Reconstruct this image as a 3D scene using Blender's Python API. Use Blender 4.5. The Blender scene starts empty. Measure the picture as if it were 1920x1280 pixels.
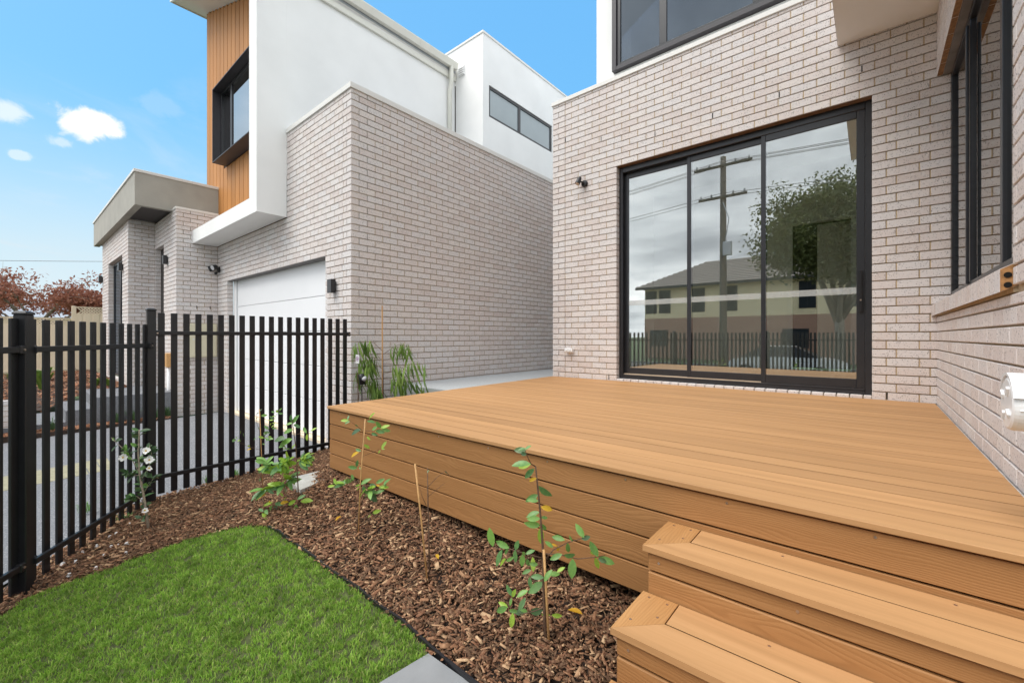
import bpy, math, random
import numpy as np
from mathutils import Vector, Matrix, Quaternion

random.seed(7)
rng = np.random.default_rng(7)
C = bpy.context.scene.collection
SC = bpy.context.scene

# ------------------------------------------------------------------ camera, world, sun, exposure
# The camera stands at the origin (eye height about 1.45 m over the lawn); x runs along the sliding-door wall, y into the depth, z up.
YAW = math.radians(40.16)
cam = bpy.data.cameras.new('camera')
cam_o = bpy.data.objects.new('camera', cam)
C.objects.link(cam_o)
cam.sensor_width = 36.0
cam.lens = 36.0 * 800 / 1920
cam.shift_y = -8.5 / 1920
cam.clip_start = 0.02
cam.clip_end = 3000
cam_o.location = (0, 0, 0)
cam_o.rotation_euler = (math.pi / 2, 0, YAW)
SC.camera = cam_o

SUN_DIR = Vector((-0.26, -0.49, 0.84)).normalized()      # towards the sun: high, behind the camera
SUN_EL = math.asin(SUN_DIR.z)
SUN_ROT = math.atan2(SUN_DIR.x, SUN_DIR.y)
SKY_STRENGTH = 0.12
CLOUD_STRENGTH = 0.95
SUN_STRENGTH = 1.2
SC.view_settings.view_transform = 'Standard'
SC.view_settings.look = 'None'
SC.view_settings.gamma = 1.0
SC.view_settings.use_curve_mapping = False
SC.view_settings.exposure = 1.12


class NT:
    """small helper for node trees"""
    def __init__(s, tree):
        s.t = tree; s.n = tree.nodes; s.l = tree.links

    def new(s, typ, ins=None, **kw):
        nd = s.n.new(typ)
        for k, v in kw.items():
            setattr(nd, k, v)
        for k, v in (ins or {}).items():
            s.put(nd.inputs[k], v)
        return nd

    def put(s, sock, v):
        if hasattr(v, 'is_output'):
            s.l.new(v, sock)
        else:
            sock.default_value = v

    def math(s, op, a, b=0.0, c=0.0, clamp=False):
        nd = s.n.new('ShaderNodeMath'); nd.operation = op; nd.use_clamp = clamp
        s.put(nd.inputs[0], a); s.put(nd.inputs[1], b); s.put(nd.inputs[2], c)
        return nd.outputs[0]

    def vmath(s, op, a, b=None, out=0):
        nd = s.n.new('ShaderNodeVectorMath'); nd.operation = op
        s.put(nd.inputs[0], a)
        if b is not None: s.put(nd.inputs[1], b)
        return nd.outputs[out]

    def noise(s, vec, scale, detail=3.0, rough=0.5, dist=0.0, out=0):
        nd = s.new('ShaderNodeTexNoise', {'Scale': scale, 'Detail': detail, 'Roughness': rough, 'Distortion': dist})
        if vec is not None: s.put(nd.inputs['Vector'], vec)
        return nd.outputs[out]

    def ramp(s, fac, stops, interp='LINEAR'):
        nd = s.n.new('ShaderNodeValToRGB'); nd.color_ramp.interpolation = interp
        el = nd.color_ramp.elements
        while len(el) < len(stops): el.new(0.5)
        for e, (p, c) in zip(el, stops):
            e.position = p; e.color = (c[0], c[1], c[2], 1) if hasattr(c, '__len__') else (c, c, c, 1)
        s.put(nd.inputs[0], fac)
        return nd.outputs[0]

    def mix(s, fac, a, b, mode='MIX'):
        nd = s.n.new('ShaderNodeMix'); nd.data_type = 'RGBA'; nd.blend_type = mode
        s.put(nd.inputs[0], fac)
        s.put(nd.inputs[6], a if hasattr(a, 'is_output') else (*a, 1))
        s.put(nd.inputs[7], b if hasattr(b, 'is_output') else (*b, 1))
        return nd.outputs[2]

    def map(s, v, a0, a1, b0=0.0, b1=1.0, smooth=True):
        nd = s.n.new('ShaderNodeMapRange'); nd.clamp = True
        nd.interpolation_type = 'SMOOTHSTEP' if smooth else 'LINEAR'
        s.put(nd.inputs[0], v)
        for i, x in enumerate((a0, a1, b0, b1)): nd.inputs[1 + i].default_value = x
        return nd.outputs[0]


world = bpy.data.worlds.new('World')
SC.world = world
world.use_nodes = True
w = NT(world.node_tree)
w.n.clear()
sky = w.new('ShaderNodeTexSky', sky_type='NISHITA')
sky.sun_disc = False
sky.sun_elevation = SUN_EL
sky.sun_rotation = SUN_ROT
sky.air_density = 1.0
sky.dust_density = 1.2
sky.ozone_density = 1.6
tc = w.new('ShaderNodeTexCoord')
dirv = w.vmath('NORMALIZE', tc.outputs['Generated'])
sep = w.new('ShaderNodeSeparateXYZ', {0: dirv})
dx, dy, dz = sep.outputs
_sr = w.new('ShaderNodeSeparateColor', {0: sky.outputs[0]}).outputs     # deepen the blue, even out its brightness
_bl = w.math('MULTIPLY', w.math('POWER', _sr[2], 0.15), 3.2)
skyc = w.new('ShaderNodeCombineColor', {0: w.math('MULTIPLY', _bl, w.math('POWER', w.math('DIVIDE', _sr[0], _sr[2]), 1.62)),
                                        1: w.math('MULTIPLY', _bl, w.math('POWER', w.math('DIVIDE', _sr[1], _sr[2]), 1.06)), 2: _bl}).outputs[0]
# overcast round a clear north-west patch with small clouds; eastern cover added for light
flat = w.new('ShaderNodeCombineXYZ', {0: w.math('DIVIDE', dx, w.math('ADD', w.math('MAXIMUM', dz, 0.0), 0.16)),
                                      1: w.math('DIVIDE', dy, w.math('ADD', w.math('MAXIMUM', dz, 0.0), 0.16)), 2: 0.0}).outputs[0]
n1 = w.noise(flat, 0.75, 7.0, 0.58, 0.35)
n2 = w.noise(flat, 2.1, 6.0, 0.6, 0.2)
clear_c = Vector((-0.82, 0.50, 0.30)).normalized()
cosang = w.vmath('DOT_PRODUCT', dirv, tuple(clear_c), 1)
cloud_cover = w.map(w.math('ADD', cosang, w.math('MULTIPLY', w.math('SUBTRACT', n1, 0.5), 0.22)), 0.80, 0.58)
horizon = w.map(dz, 0.42, 0.02, 0.0, 0.93)
horizon = w.math('MULTIPLY', horizon, w.map(n1, 0.2, 0.8, 0.85, 1.1))
# small fair-weather clouds, each a puff of distorted noise round its own direction
def puff(cx, cy, cz, rad, amt, wob):
    v = Vector((cx, cy, cz)).normalized()
    p = w.vmath('SUBTRACT', dirv, tuple(v))
    p = w.vmath('MULTIPLY', p, (1.0, 1.0, 1.75))
    ds = w.vmath('LENGTH', p, None, 1)
    nn = w.noise(dirv, wob, 6.0, 0.62, 0.3)
    e = w.math('SUBTRACT', ds, w.math('MULTIPLY', w.math('SUBTRACT', nn, 0.5), rad * 1.9))
    return w.math('MULTIPLY', w.map(e, rad, rad * 0.42), amt)
puffs = None
for a in ((-1.40, 0.123, 0.497, 0.052, 1.0, 18.0), (-1.45, 0.080, 0.455, 0.024, 0.55, 22.0), (-1.56, -0.01, 0.53, 0.040, 0.7, 16.0),
          (-1.53, 0.02, 0.425, 0.016, 0.6, 24.0), (-1.27, 0.24, 0.54, 0.040, 0.18, 20.0)):
    q = puff(*a)
    puffs = q if puffs is None else w.math('MAXIMUM', puffs, q)
wisp = w.math('MULTIPLY', w.math('MULTIPLY', w.map(w.noise(flat, 1.3, 7.0, 0.62, 1.2), .50, .78), w.map(dz, .62, .30)), .30)
mask = w.math('MAXIMUM', w.math('MAXIMUM', cloud_cover, w.math('ADD', horizon, wisp, clamp=True)), puffs)
cl_s = w.ramp(w.math('ADD', w.math('MULTIPLY', n1, 0.65), w.math('MULTIPLY', n2, 0.35)),
              [(0.34, (0.36, 0.39, 0.43)), (0.48, (0.66, 0.70, 0.74)), (0.60, (1.0, 1.02, 1.04)), (0.75, (1.32, 1.32, 1.31))])
cl_h = (0.355, 0.415, 0.45)
cl = w.mix(w.math('MULTIPLY', cloud_cover, 1.0), cl_h, cl_s)
cl = w.mix(puffs, cl, (0.56, 0.56, 0.56))
b1 = w.new('ShaderNodeBackground', {'Color': skyc, 'Strength': SKY_STRENGTH})
b2 = w.new('ShaderNodeBackground', {'Color': cl, 'Strength': CLOUD_STRENGTH})
ms = w.new('ShaderNodeMixShader', {0: mask, 1: b1.outputs[0], 2: b2.outputs[0]})
wo = w.new('ShaderNodeOutputWorld', {0: ms.outputs[0]})

sun = bpy.data.lights.new('sun', 'SUN')
sun.energy = SUN_STRENGTH
sun.angle = math.radians(35)
sun.color = (1.0, 0.955, 0.89)
sun_o = bpy.data.objects.new('sun', sun)
C.objects.link(sun_o)
sun_o.rotation_euler = SUN_DIR.to_track_quat('Z', 'Y').to_euler()
sun_o.location = (0, -3, 12)

# ------------------------------------------------------------------ geometry helpers
F_ = np.array((-.6449, .7643, 0.0)); R_ = np.array((.7643, .6449, 0.0))


def ray(u, v):
    a = (u - 960) / 800
    return np.array((F_[0] + R_[0] * a, F_[1] + R_[1] * a, (631.5 - v) / 800))


def at(u, v, X=None, Y=None, Z=None, D=None):
    """where the sight line through a measured point of the photograph meets a known plane of the place"""
    r = ray(u, v)
    t = X / r[0] if X is not None else Y / r[1] if Y is not None else Z / r[2] if Z is not None else D
    return r * t


class MB:
    def __init__(s): s.v = []; s.f = []

    def add(s, vs, fs):
        n = len(s.v); s.v.extend([tuple(map(float, p)) for p in vs]); s.f.extend([tuple(i + n for i in f) for f in fs]); return s

    def box(s, a, b):
        x0, y0, z0 = a; x1, y1, z1 = b
        if x0 > x1: x0, x1 = x1, x0
        if y0 > y1: y0, y1 = y1, y0
        if z0 > z1: z0, z1 = z1, z0
        return s.add([(x0, y0, z0), (x1, y0, z0), (x1, y1, z0), (x0, y1, z0), (x0, y0, z1), (x1, y0, z1), (x1, y1, z1), (x0, y1, z1)],
                     [(0, 3, 2, 1), (4, 5, 6, 7), (0, 1, 5, 4), (1, 2, 6, 5), (2, 3, 7, 6), (3, 0, 4, 7)])

    def cbox(s, a, b, c=.003):
        """box with chamfered edges, 44 triangles"""
        lo = [min(p, q) for p, q in zip(a, b)]; hi = [max(p, q) for p, q in zip(a, b)]
        c = min(c, min(h - l for l, h in zip(lo, hi)) * .45)
        vs = []; ix = {}
        for i in (0, 1):
            for j in (0, 1):
                for k in (0, 1):
                    for ax in range(3):
                        p = [hi[q] if (i, j, k)[q] else lo[q] for q in range(3)]
                        for q in range(3):
                            if q != ax: p[q] += -c if (i, j, k)[q] else c
                        ix[(i, j, k, ax)] = len(vs); vs.append(p)
        fs = []
        for ax in range(3):
            o1, o2 = [q for q in range(3) if q != ax]
            for sd in (0, 1):
                loop = []
                for (p, q) in ((0, 0), (1, 0), (1, 1), (0, 1)):
                    key = [0, 0, 0]; key[ax] = sd; key[o1] = p; key[o2] = q
                    loop.append(ix[(*key, ax)])
                fs.append(loop)
            for p in (0, 1):
                for q in (0, 1):
                    k0 = [0, 0, 0]; k0[ax] = 0; k0[o1] = p; k0[o2] = q
                    k1 = list(k0); k1[ax] = 1
                    fs.append([ix[(*k0, o1)], ix[(*k1, o1)], ix[(*k1, o2)], ix[(*k0, o2)]])
        for i in (0, 1):
            for j in (0, 1):
                for k in (0, 1):
                    fs.append([ix[(i, j, k, 0)], ix[(i, j, k, 1)], ix[(i, j, k, 2)]])
        # outward winding
        cen = np.mean(vs, axis=0)
        out = []
        for f in fs:
            p = np.array([vs[i] for i in f]); nn = np.cross(p[1] - p[0], p[2] - p[0])
            out.append(tuple(f) if np.dot(nn, p.mean(0) - cen) >= 0 else tuple(reversed(f)))
        return s.add(vs, out)

    def tube(s, pts, rad, seg=8, caps=True):
        pts = [np.array(p, float) for p in pts]
        rr = rad if hasattr(rad, '__len__') else [rad] * len(pts)
        rings = []; up = None
        for i, p in enumerate(pts):
            t = pts[min(i + 1, len(pts) - 1)] - pts[max(i - 1, 0)]; t = t / (np.linalg.norm(t) + 1e-12)
            if up is None: up = np.array((0, 0, 1.)) if abs(t[2]) < .9 else np.array((1., 0, 0))
            a = np.cross(t, up); a /= np.linalg.norm(a) + 1e-12; b = np.cross(a, t); up = b
            rings.append([p + rr[i] * (math.cos(q) * a + math.sin(q) * b) for q in np.linspace(0, 2 * math.pi, seg, endpoint=False)])
        vs = [q for r in rings for q in r]; fs = []
        for i in range(len(pts) - 1):
            for j in range(seg):
                k = (j + 1) % seg
                fs.append((i * seg + j, i * seg + k, (i + 1) * seg + k, (i + 1) * seg + j))
        if caps:
            fs.append(tuple(range(seg))[::-1]); fs.append(tuple(range((len(pts) - 1) * seg, len(pts) * seg)))
        return s.add(vs, fs)

    def prism(s, poly, d):
        """poly: planar 3-D outline, extruded by vector d"""
        n = len(poly); d = np.array(d, float)
        vs = [np.array(p, float) for p in poly]; vs = vs + [p + d for p in vs]
        fs = [tuple(range(n))[::-1], tuple(range(n, 2 * n))] + [(i, (i + 1) % n, (i + 1) % n + n, i + n) for i in range(n)]
        p = np.array(vs[:n]); nn = sum(np.cross(p[i] - p[0], p[(i + 1) % n] - p[0]) for i in range(n))
        if np.dot(nn, d) < 0: fs = [f[::-1] for f in fs]
        return s.add(vs, fs)

    def mesh(s, name, org=(0, 0, 0), smooth=False):
        me = bpy.data.meshes.new(name)
        o = np.array(org)
        me.from_pydata([tuple(np.array(p) - o) for p in s.v], [], s.f)
        if smooth: me.polygons.foreach_set('use_smooth', [True] * len(me.polygons))
        me.update(); return me

    def center(s):
        a = np.array(s.v); return (a.min(0) + a.max(0)) / 2


WORLD = {}


def put(name, me, loc, mat=None, parent=None, rot=None):
    o = bpy.data.objects.new(name, me); C.objects.link(o)
    if mat is not None and me is not None and not me.materials: me.materials.append(mat)
    loc = np.array(loc, float)
    WORLD[o.name] = loc
    if parent is not None:
        o.parent = parent; o.location = tuple(loc - WORLD[parent.name])
    else: o.location = tuple(loc)
    if rot is not None: o.rotation_euler = rot
    return o


def obj(name, mb, mat, parent=None, org=None, smooth=False):
    c = mb.center() if org is None else np.array(org, float)
    return put(name, mb.mesh(name, c, smooth), c, mat, parent)


def tag(o, label=None, cat=None, group=None, kind=None):
    if label: o['label'] = label
    if cat: o['category'] = cat
    if group: o['group'] = group
    if kind: o['kind'] = kind
    return o


def thing(name, label, cat, loc, group=None):
    o = bpy.data.objects.new(name, None); C.objects.link(o); o.empty_display_size = .1
    o.location = tuple(loc); WORLD[o.name] = np.array(loc, float)
    return tag(o, label, cat, group)


def struct(name, mb, mat): return tag(obj(name, mb, mat), kind='structure')


def npmesh(name, V, Fa, mat, parent=None, smooth=False, org=(0, 0, 0)):
    """large mesh from arrays; V (n,3), Fa (m,k) with equal face sizes"""
    me = bpy.data.meshes.new(name)
    V = np.asarray(V, np.float32) - np.array(org, np.float32); Fa = np.asarray(Fa, np.int32); m, k = Fa.shape
    me.vertices.add(len(V)); me.vertices.foreach_set('co', V.ravel())
    me.loops.add(m * k); me.loops.foreach_set('vertex_index', Fa.ravel())
    me.polygons.add(m); me.polygons.foreach_set('loop_start', np.arange(m, dtype=np.int32) * k)
    me.polygons.foreach_set('loop_total', np.full(m, k, np.int32))
    if smooth: me.polygons.foreach_set('use_smooth', np.ones(m, bool))
    me.update(calc_edges=True)
    return put(name, me, org, mat, parent)


# ------------------------------------------------------------------ materials
def mk(name):
    m = bpy.data.materials.new(name); m.use_nodes = True
    t = NT(m.node_tree); t.n.clear()
    b = t.new('ShaderNodeBsdfPrincipled'); o = t.new('ShaderNodeOutputMaterial', {0: b.outputs[0]})
    return m, t, b, o


def bump(t, b, h, strength, dist=.01):
    bn = t.new('ShaderNodeBump', {'Height': h, 'Strength': strength, 'Distance': dist})
    t.l.new(bn.outputs[0], b.inputs['Normal'])


def pos(t): return t.new('ShaderNodeNewGeometry').outputs['Position']


def rnd(t):
    """one random value for each object and for each loose piece of a joined one"""
    a = t.new('ShaderNodeObjectInfo').outputs['Random']; b = t.new('ShaderNodeNewGeometry').outputs['Random Per Island']
    return t.math('FRACT', t.math('ADD', t.math('MULTIPLY', a, 7.31), b))


def plain(name, col, rough=.5, nscale=8.0, var=.06, bs=0.0, bscale=60.0, metal=0.0, spec=.5):
    m, t, b, _ = mk(name)
    p = pos(t)
    n = t.noise(p, nscale, 4.0, .55)
    lo = [c * (1 - var) for c in col]; hi = [min(1, c * (1 + var)) for c in col]
    t.put(b.inputs['Base Color'], t.ramp(n, [(.3, lo), (.7, hi)]))
    b.inputs['Roughness'].default_value = rough; b.inputs['Metallic'].default_value = metal
    b.inputs['Specular IOR Level'].default_value = spec
    if bs: bump(t, b, t.noise(p, bscale, 3.0, .6), bs, .004)
    return m


def brick_mat(name, stops):
    m, t, b, _ = mk(name)
    p = pos(t); r = rnd(t)
    base = t.ramp(r, stops)
    pale = t.noise(p, 22.0, 4.0, .6)
    base = t.mix(t.map(pale, .45, .75, 0, .55), base, (.73, .71, .72))
    sp = t.new('ShaderNodeTexVoronoi', {'Vector': t.vmath('MULTIPLY', p, (105., 105., 70.)), 'Scale': 1.0})
    cut = t.math('ADD', .10, t.math('MULTIPLY', t.noise(p, 9.0, 2.0), .42))
    spk = t.math('LESS_THAN', sp.outputs['Distance'], t.math('MULTIPLY', cut, t.math('GREATER_THAN', t.noise(p, 60.0, 1.0), .5)))
    base = t.mix(t.math('MULTIPLY', spk, .80), base, (.08, .065, .065))
    fine = t.noise(p, 240.0, 3.0, .7)
    base = t.mix(.28, base, t.ramp(fine, [(.3, (.42, .40, .39)), (.7, (.68, .64, .63))]))
    t.put(b.inputs['Base Color'], base)
    b.inputs['Roughness'].default_value = .85; b.inputs['Specular IOR Level'].default_value = .25
    bump(t, b, t.math('ADD', t.math('MULTIPLY', fine, .5), t.noise(p, 45.0, 3.0)), .35, .004)
    return m


def wood_mat(name, cols, grain=.25, streak=.2, bs=.12, ring=9.0):
    """composite timber: grain runs along the board's own x axis"""
    m, t, b, _ = mk(name)
    o = t.new('ShaderNodeTexCoord').outputs['Object']
    r = t.new('ShaderNodeObjectInfo').outputs['Random']
    off = t.new('ShaderNodeCombineXYZ', {0: t.math('MULTIPLY', r, 37.0), 1: t.math('MULTIPLY', r, 11.0), 2: t.math('MULTIPLY', r, 23.0)}).outputs[0]
    o = t.vmath('ADD', o, off)
    wv = t.vmath('MULTIPLY', o, (.24, 1.0, 1.0))
    warp = t.noise(wv, 3.2, 3.0, .55)
    sx = t.new('ShaderNodeSeparateXYZ', {0: o}).outputs
    lat = t.math('ADD', sx[1], sx[2])
    rings = t.math('ADD', t.math('MULTIPLY', lat, ring), t.math('MULTIPLY', warp, ring * .30))
    rings = t.math('FRACT', t.math('MULTIPLY', rings, 5.0))
    line = t.math('MULTIPLY', t.map(rings, 0.0, .5), t.map(rings, 1.0, .78))
    fib = t.noise(t.vmath('MULTIPLY', o, (3.0, 210.0, 210.0)), 1.0, 3.0, .6)
    st = t.noise(t.vmath('MULTIPLY', o, (.8, 16.0, 16.0)), 1.0, 3.0, .55)
    base = t.ramp(st, [(.25, cols[0]), (.5, cols[1]), (.78, cols[2])])
    base = t.mix(t.math('MULTIPLY', t.math('SUBTRACT', 1.0, line), grain), base, cols[3])
    base = t.mix(t.map(fib, .5, .72, 0, streak), base, cols[3])
    tone = t.math('ADD', .90, t.math('MULTIPLY', r, .18))
    base = t.mix(1.0, base, t.new('ShaderNodeCombineXYZ', {0: tone, 1: tone, 2: tone}).outputs[0], 'MULTIPLY')
    t.put(b.inputs['Base Color'], base)
    b.inputs['Roughness'].default_value = .62; b.inputs['Specular IOR Level'].default_value = .3
    bump(t, b, t.math('ADD', t.math('MULTIPLY', line, 1.0), t.math('MULTIPLY', fib, .6)), bs, .004)
    return m


def glass_mat(name, refl, tint, rip=0.0, gcol=(.97, .98, .98)):
    m = bpy.data.materials.new(name); m.use_nodes = True
    t = NT(m.node_tree); t.n.clear()
    tr = t.new('ShaderNodeBsdfTransparent', {'Color': (*tint, 1)})
    gl = t.new('ShaderNodeBsdfGlossy', {'Color': (*gcol, 1), 'Roughness': 0.0})
    fr = t.new('ShaderNodeFresnel', {'IOR': 1.5})
    if rip:
        bn = t.new('ShaderNodeBump', {'Height': t.noise(pos(t), 1.7, 1.0), 'Strength': rip, 'Distance': .02})
        t.l.new(bn.outputs[0], gl.inputs['Normal'])
    fac = t.math('ADD', refl, t.math('MULTIPLY', fr.outputs[0], 1.0 - refl), clamp=True)
    mx = t.new('ShaderNodeMixShader', {0: fac, 1: tr.outputs[0], 2: gl.outputs[0]})
    t.new('ShaderNodeOutputMaterial', {0: mx.outputs[0]})
    return m


def island_mat(name, stops, rough=.7, spec=.3, trans=0.0, tcol=None):
    m, t, b, o = mk(name)
    col = t.ramp(rnd(t), stops)
    n = t.noise(pos(t), 90.0, 2.0)
    col = t.mix(.25, col, t.ramp(n, [(.3, [c * .6 for c in stops[0][1]]), (.7, stops[-1][1])]))
    t.put(b.inputs['Base Color'], col)
    b.inputs['Roughness'].default_value = rough; b.inputs['Specular IOR Level'].default_value = spec
    if trans:
        tl = t.new('ShaderNodeBsdfTranslucent', {'Color': col})
        mx = t.new('ShaderNodeMixShader', {0: trans, 1: b.outputs[0], 2: tl.outputs[0]})
        t.l.new(mx.outputs[0], o.inputs[0])
    return m


M = {}
M['brick'] = brick_mat('pale_brick', [(0, (.66, .575, .54)), (.3, (.73, .655, .62)), (.65, (.715, .68, .67)), (.85, (.76, .695, .655)), (1, (.64, .545, .50))])
M['core'] = plain('brick_core', (.40, .205, .08), .9, 40, .3, .4, 120)
M['core_mid'] = plain('brick_core_mid', (.26, .14, .065), .9, 40, .3, .4, 120)
M['core_dark'] = plain('brick_core_dark', (.17, .09, .045), .9, 40, .3, .4, 120)
M['mortar'] = plain('mortar', (.45, .345, .225), .95, 30, .15, .3, 200)
M['render'] = plain('white_render', (.84, .84, .83), .85, 1.1, .045, .08, 130)
M['render_grey'] = plain('grey_render', (.37, .355, .315), .85, 2.2, .10, .08, 130)
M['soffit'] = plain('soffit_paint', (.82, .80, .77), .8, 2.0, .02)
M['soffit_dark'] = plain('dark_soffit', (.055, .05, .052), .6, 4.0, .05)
M['capping'] = plain('capping_metal', (.73, .72, .69), .45, 2.0, .02)
M['gutter'] = plain('gutter_metal', (.70, .69, .62), .4, 2.0, .02)
M['black'] = plain('black_powdercoat', (.013, .013, .015), .34, 20, .1)
M['frame'] = plain('charcoal_frame', (.022, .023, .027), .32, 10, .08)
M['dkbox'] = plain('dark_window_box', (.035, .032, .038), .45, 10, .06)
M['steel'] = plain('primed_steel', (.17, .16, .155), .7, 6, .25)
M['glass'] = glass_mat('door_glass', .27, (.93, .95, .92))
M['glass_up'] = glass_mat('upper_glass', .09, (.25, .28, .32), gcol=(.80, .90, 1.0))
M['glass_clad'] = glass_mat('clad_window_glass', .42, (.30, .32, .34))
M['glass_clear'] = glass_mat('clear_glass', .04, (.96, .97, .96))
M['glass_side'] = glass_mat('side_glass', .30, (.62, .65, .68))
M['glass_frost'] = plain('obscure_glass', (.33, .38, .40), .12, 2, .05)
_m = bpy.data.materials.new('film_band'); _m.use_nodes = True; _t = NT(_m.node_tree); _t.n.clear()
_t.new('ShaderNodeOutputMaterial', {0: _t.new('ShaderNodeMixShader', {0: .26, 1: _t.new('ShaderNodeBsdfTransparent').outputs[0], 2: _t.new('ShaderNodeBsdfDiffuse', {'Color': (.75, .78, .77, 1)}).outputs[0]}).outputs[0]})
M['film'] = _m
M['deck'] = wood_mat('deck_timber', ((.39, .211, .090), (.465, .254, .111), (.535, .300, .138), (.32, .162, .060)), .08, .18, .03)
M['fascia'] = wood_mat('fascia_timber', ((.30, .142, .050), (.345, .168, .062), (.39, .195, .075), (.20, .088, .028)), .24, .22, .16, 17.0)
M['end_board'] = wood_mat('end_board_timber', ((.39, .195, .070), (.435, .222, .083), (.475, .250, .098), (.25, .115, .037)), .24, .26, .14, 16.0)
M['clad'] = wood_mat('cladding_timber', ((.47, .205, .062), (.50, .225, .07), (.53, .248, .082), (.40, .165, .045)), .08, .12, .03)
M['white'] = plain('white_paint', (.80, .80, .80), .45, 2, .015)
M['door_white'] = plain('door_panel_white', (.80, .805, .82), .5, 2, .012, .05, 300)
M['cream'] = plain('cream_steel', (.76, .635, .46), .5, 3, .03)
M['creambox'] = plain('cream_box', (.60, .55, .40), .5, 3, .04)
M['pvc'] = plain('white_pvc', (.86, .86, .86), .25, 3, .01)
M['greypipe'] = plain('grey_pipe', (.55, .56, .58), .4, 3, .02)
M['conc'] = plain('grey_concrete', (.25, .255, .26), .8, 9, .08, .15, 180)
M['conc_pale'] = plain('pale_concrete', (.42, .42, .39), .85, 12, .12, .2, 150)


def agg(name, base, dark, light, scale=160.0, amt=.5):
    m, t, b, _ = mk(name)
    p = pos(t)
    v = t.new('ShaderNodeTexVoronoi', {'Vector': p, 'Scale': scale})
    sepc = t.new('ShaderNodeSeparateColor', {0: v.outputs['Color']}).outputs[0]
    stone = t.ramp(sepc, [(0, dark), (.35, base), (.7, base), (1, light)])
    col = t.mix(t.map(v.outputs['Distance'], .35, .6, amt, 0.0), base, stone)
    col = t.mix(t.map(t.noise(p, 1.5, 4.0), .3, .7, 0, .25), col, [c * .8 for c in base])
    t.put(b.inputs['Base Color'], col)
    b.inputs['Roughness'].default_value = .8
    bump(t, b, v.outputs['Distance'], .4, .006)
    return m


M['agg'] = agg('exposed_aggregate', (.185, .19, .205), (.06, .06, .065), (.50, .50, .50), 95.0, .8)
M['agg_pale'] = agg('pale_aggregate', (.46, .48, .49), (.16, .16, .17), (.68, .68, .66), 110.0, .6)
M['gravel'] = agg('dark_gravel', (.12, .12, .13), (.03, .03, .035), (.34, .34, .34), 70.0, .9)
M['asphalt'] = agg('asphalt', (.055, .055, .058), (.02, .02, .02), (.13, .13, .13), 130.0, .7)
M['soil'] = plain('dark_soil', (.045, .028, .020), .95, 14, .4, .6, 60)
M['turf'] = plain('turf_soil', (.06, .07, .022), .95, 18, .4, .5, 80)
M['verge'] = plain('verge_grass', (.07, .11, .035), .95, 3, .3, .5, 50)
M['chips'] = island_mat('bark_chips', [(0, (.030, .011, .006)), (.34, (.080, .028, .014)), (.62, (.155, .057, .029)), (.82, (.28, .128, .064)), (1, (.60, .40, .23))], .8, .25)
M['chips_red'] = island_mat('red_bark', [(0, (.16, .06, .03)), (.5, (.33, .14, .075)), (1, (.55, .32, .2))], .85, .2)
M['grass'] = island_mat('grass_blades', [(0, (.13, .30, .03)), (.40, (.27, .58, .05)), (.78, (.42, .74, .08)), (.92, (.56, .72, .15)), (1, (.60, .56, .26))], .5, .35, .35)
def patchy(m, scale, lo, hi):
    t = NT(m.node_tree); b = [n for n in t.n if n.type == 'BSDF_PRINCIPLED'][0]; lk = b.inputs['Base Color'].links[0].from_socket
    p = pos(t); f = t.math('ADD', t.math('MULTIPLY', t.noise(p, scale, 3.0, .6), .6), t.math('MULTIPLY', t.noise(p, scale * 4.5, 3.0, .6), .4))
    k = t.map(f, .36, .64, lo, hi)
    c = t.mix(1.0, lk, t.new('ShaderNodeCombineXYZ', {0: t.math('ADD', t.math('MULTIPLY', k, 1.1), -.1 * lo), 1: k, 2: k}).outputs[0], 'MULTIPLY')
    t.put(b.inputs['Base Color'], c)
    for n in t.n:
        if n.type == 'BSDF_TRANSLUCENT': t.put(n.inputs[0], c)


patchy(M['grass'], 11.0, .60, 1.06)
M['leaf'] = island_mat('green_leaf', [(0, (.10, .22, .085)), (.5, (.155, .32, .085)), (1, (.22, .42, .08))], .38, .5, .25)
M['leaf_lime'] = island_mat('lime_leaf', [(0, (.28, .48, .05)), (1, (.42, .62, .08))], .4, .5, .35)
M['leaf_dark'] = island_mat('dark_leaf', [(0, (.045, .10, .045)), (.6, (.08, .155, .06)), (1, (.14, .22, .08))], .35, .5, .2)
M['leaf_yellow'] = island_mat('yellow_leaf', [(0, (.62, .32, .02)), (1, (.75, .50, .04))], .5, .4, .3)
M['leaf_willow'] = island_mat('narrow_leaf', [(0, (.12, .22, .05)), (.6, (.21, .35, .08)), (1, (.34, .47, .12))], .45, .4, .25)
M['leaf_red'] = island_mat('red_leaf', [(0, (.20, .07, .045)), (.5, (.34, .125, .08)), (1, (.48, .23, .145))], .6, .3, .42)
M['leaf_tree'] = island_mat('tree_leaf', [(0, (.08, .10, .03)), (.6, (.14, .16, .05)), (1, (.22, .24, .09))], .55, .3, .3)
M['leaf_bright'] = island_mat('bright_leaf', [(0, (.09, .17, .03)), (1, (.22, .33, .06))], .5, .3, .3)
M['petal'] = plain('white_petal', (.85, .84, .80), .6, 30, .03)
M['stem'] = plain('brown_stem', (.13, .075, .045), .8, 60, .3, .3, 200)
M['stem_pale'] = plain('pale_stem', (.38, .31, .23), .8, 60, .2, .3, 200)
M['stake'] = plain('bamboo_stake', (.55, .31, .12), .6, 40, .15)
M['bark'] = plain('tree_bark', (.27, .23, .19), .9, 12, .35, .5, 50)
M['tile'] = plain('roof_tile', (.20, .17, .15), .75, 6, .2)
M['far_glass'] = plain('far_window', (.03, .035, .04), .5, 2, .1, spec=.1)
M['metalroof'] = plain('metal_roof', (.36, .38, .41), .5, 2, .05)
M['cream_wall'] = plain('cream_wall', (.86, .70, .45), .85, 2, .03)
M['red_brick'] = plain('far_brick', (.44, .25, .18), .9, 22, .22)
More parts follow.
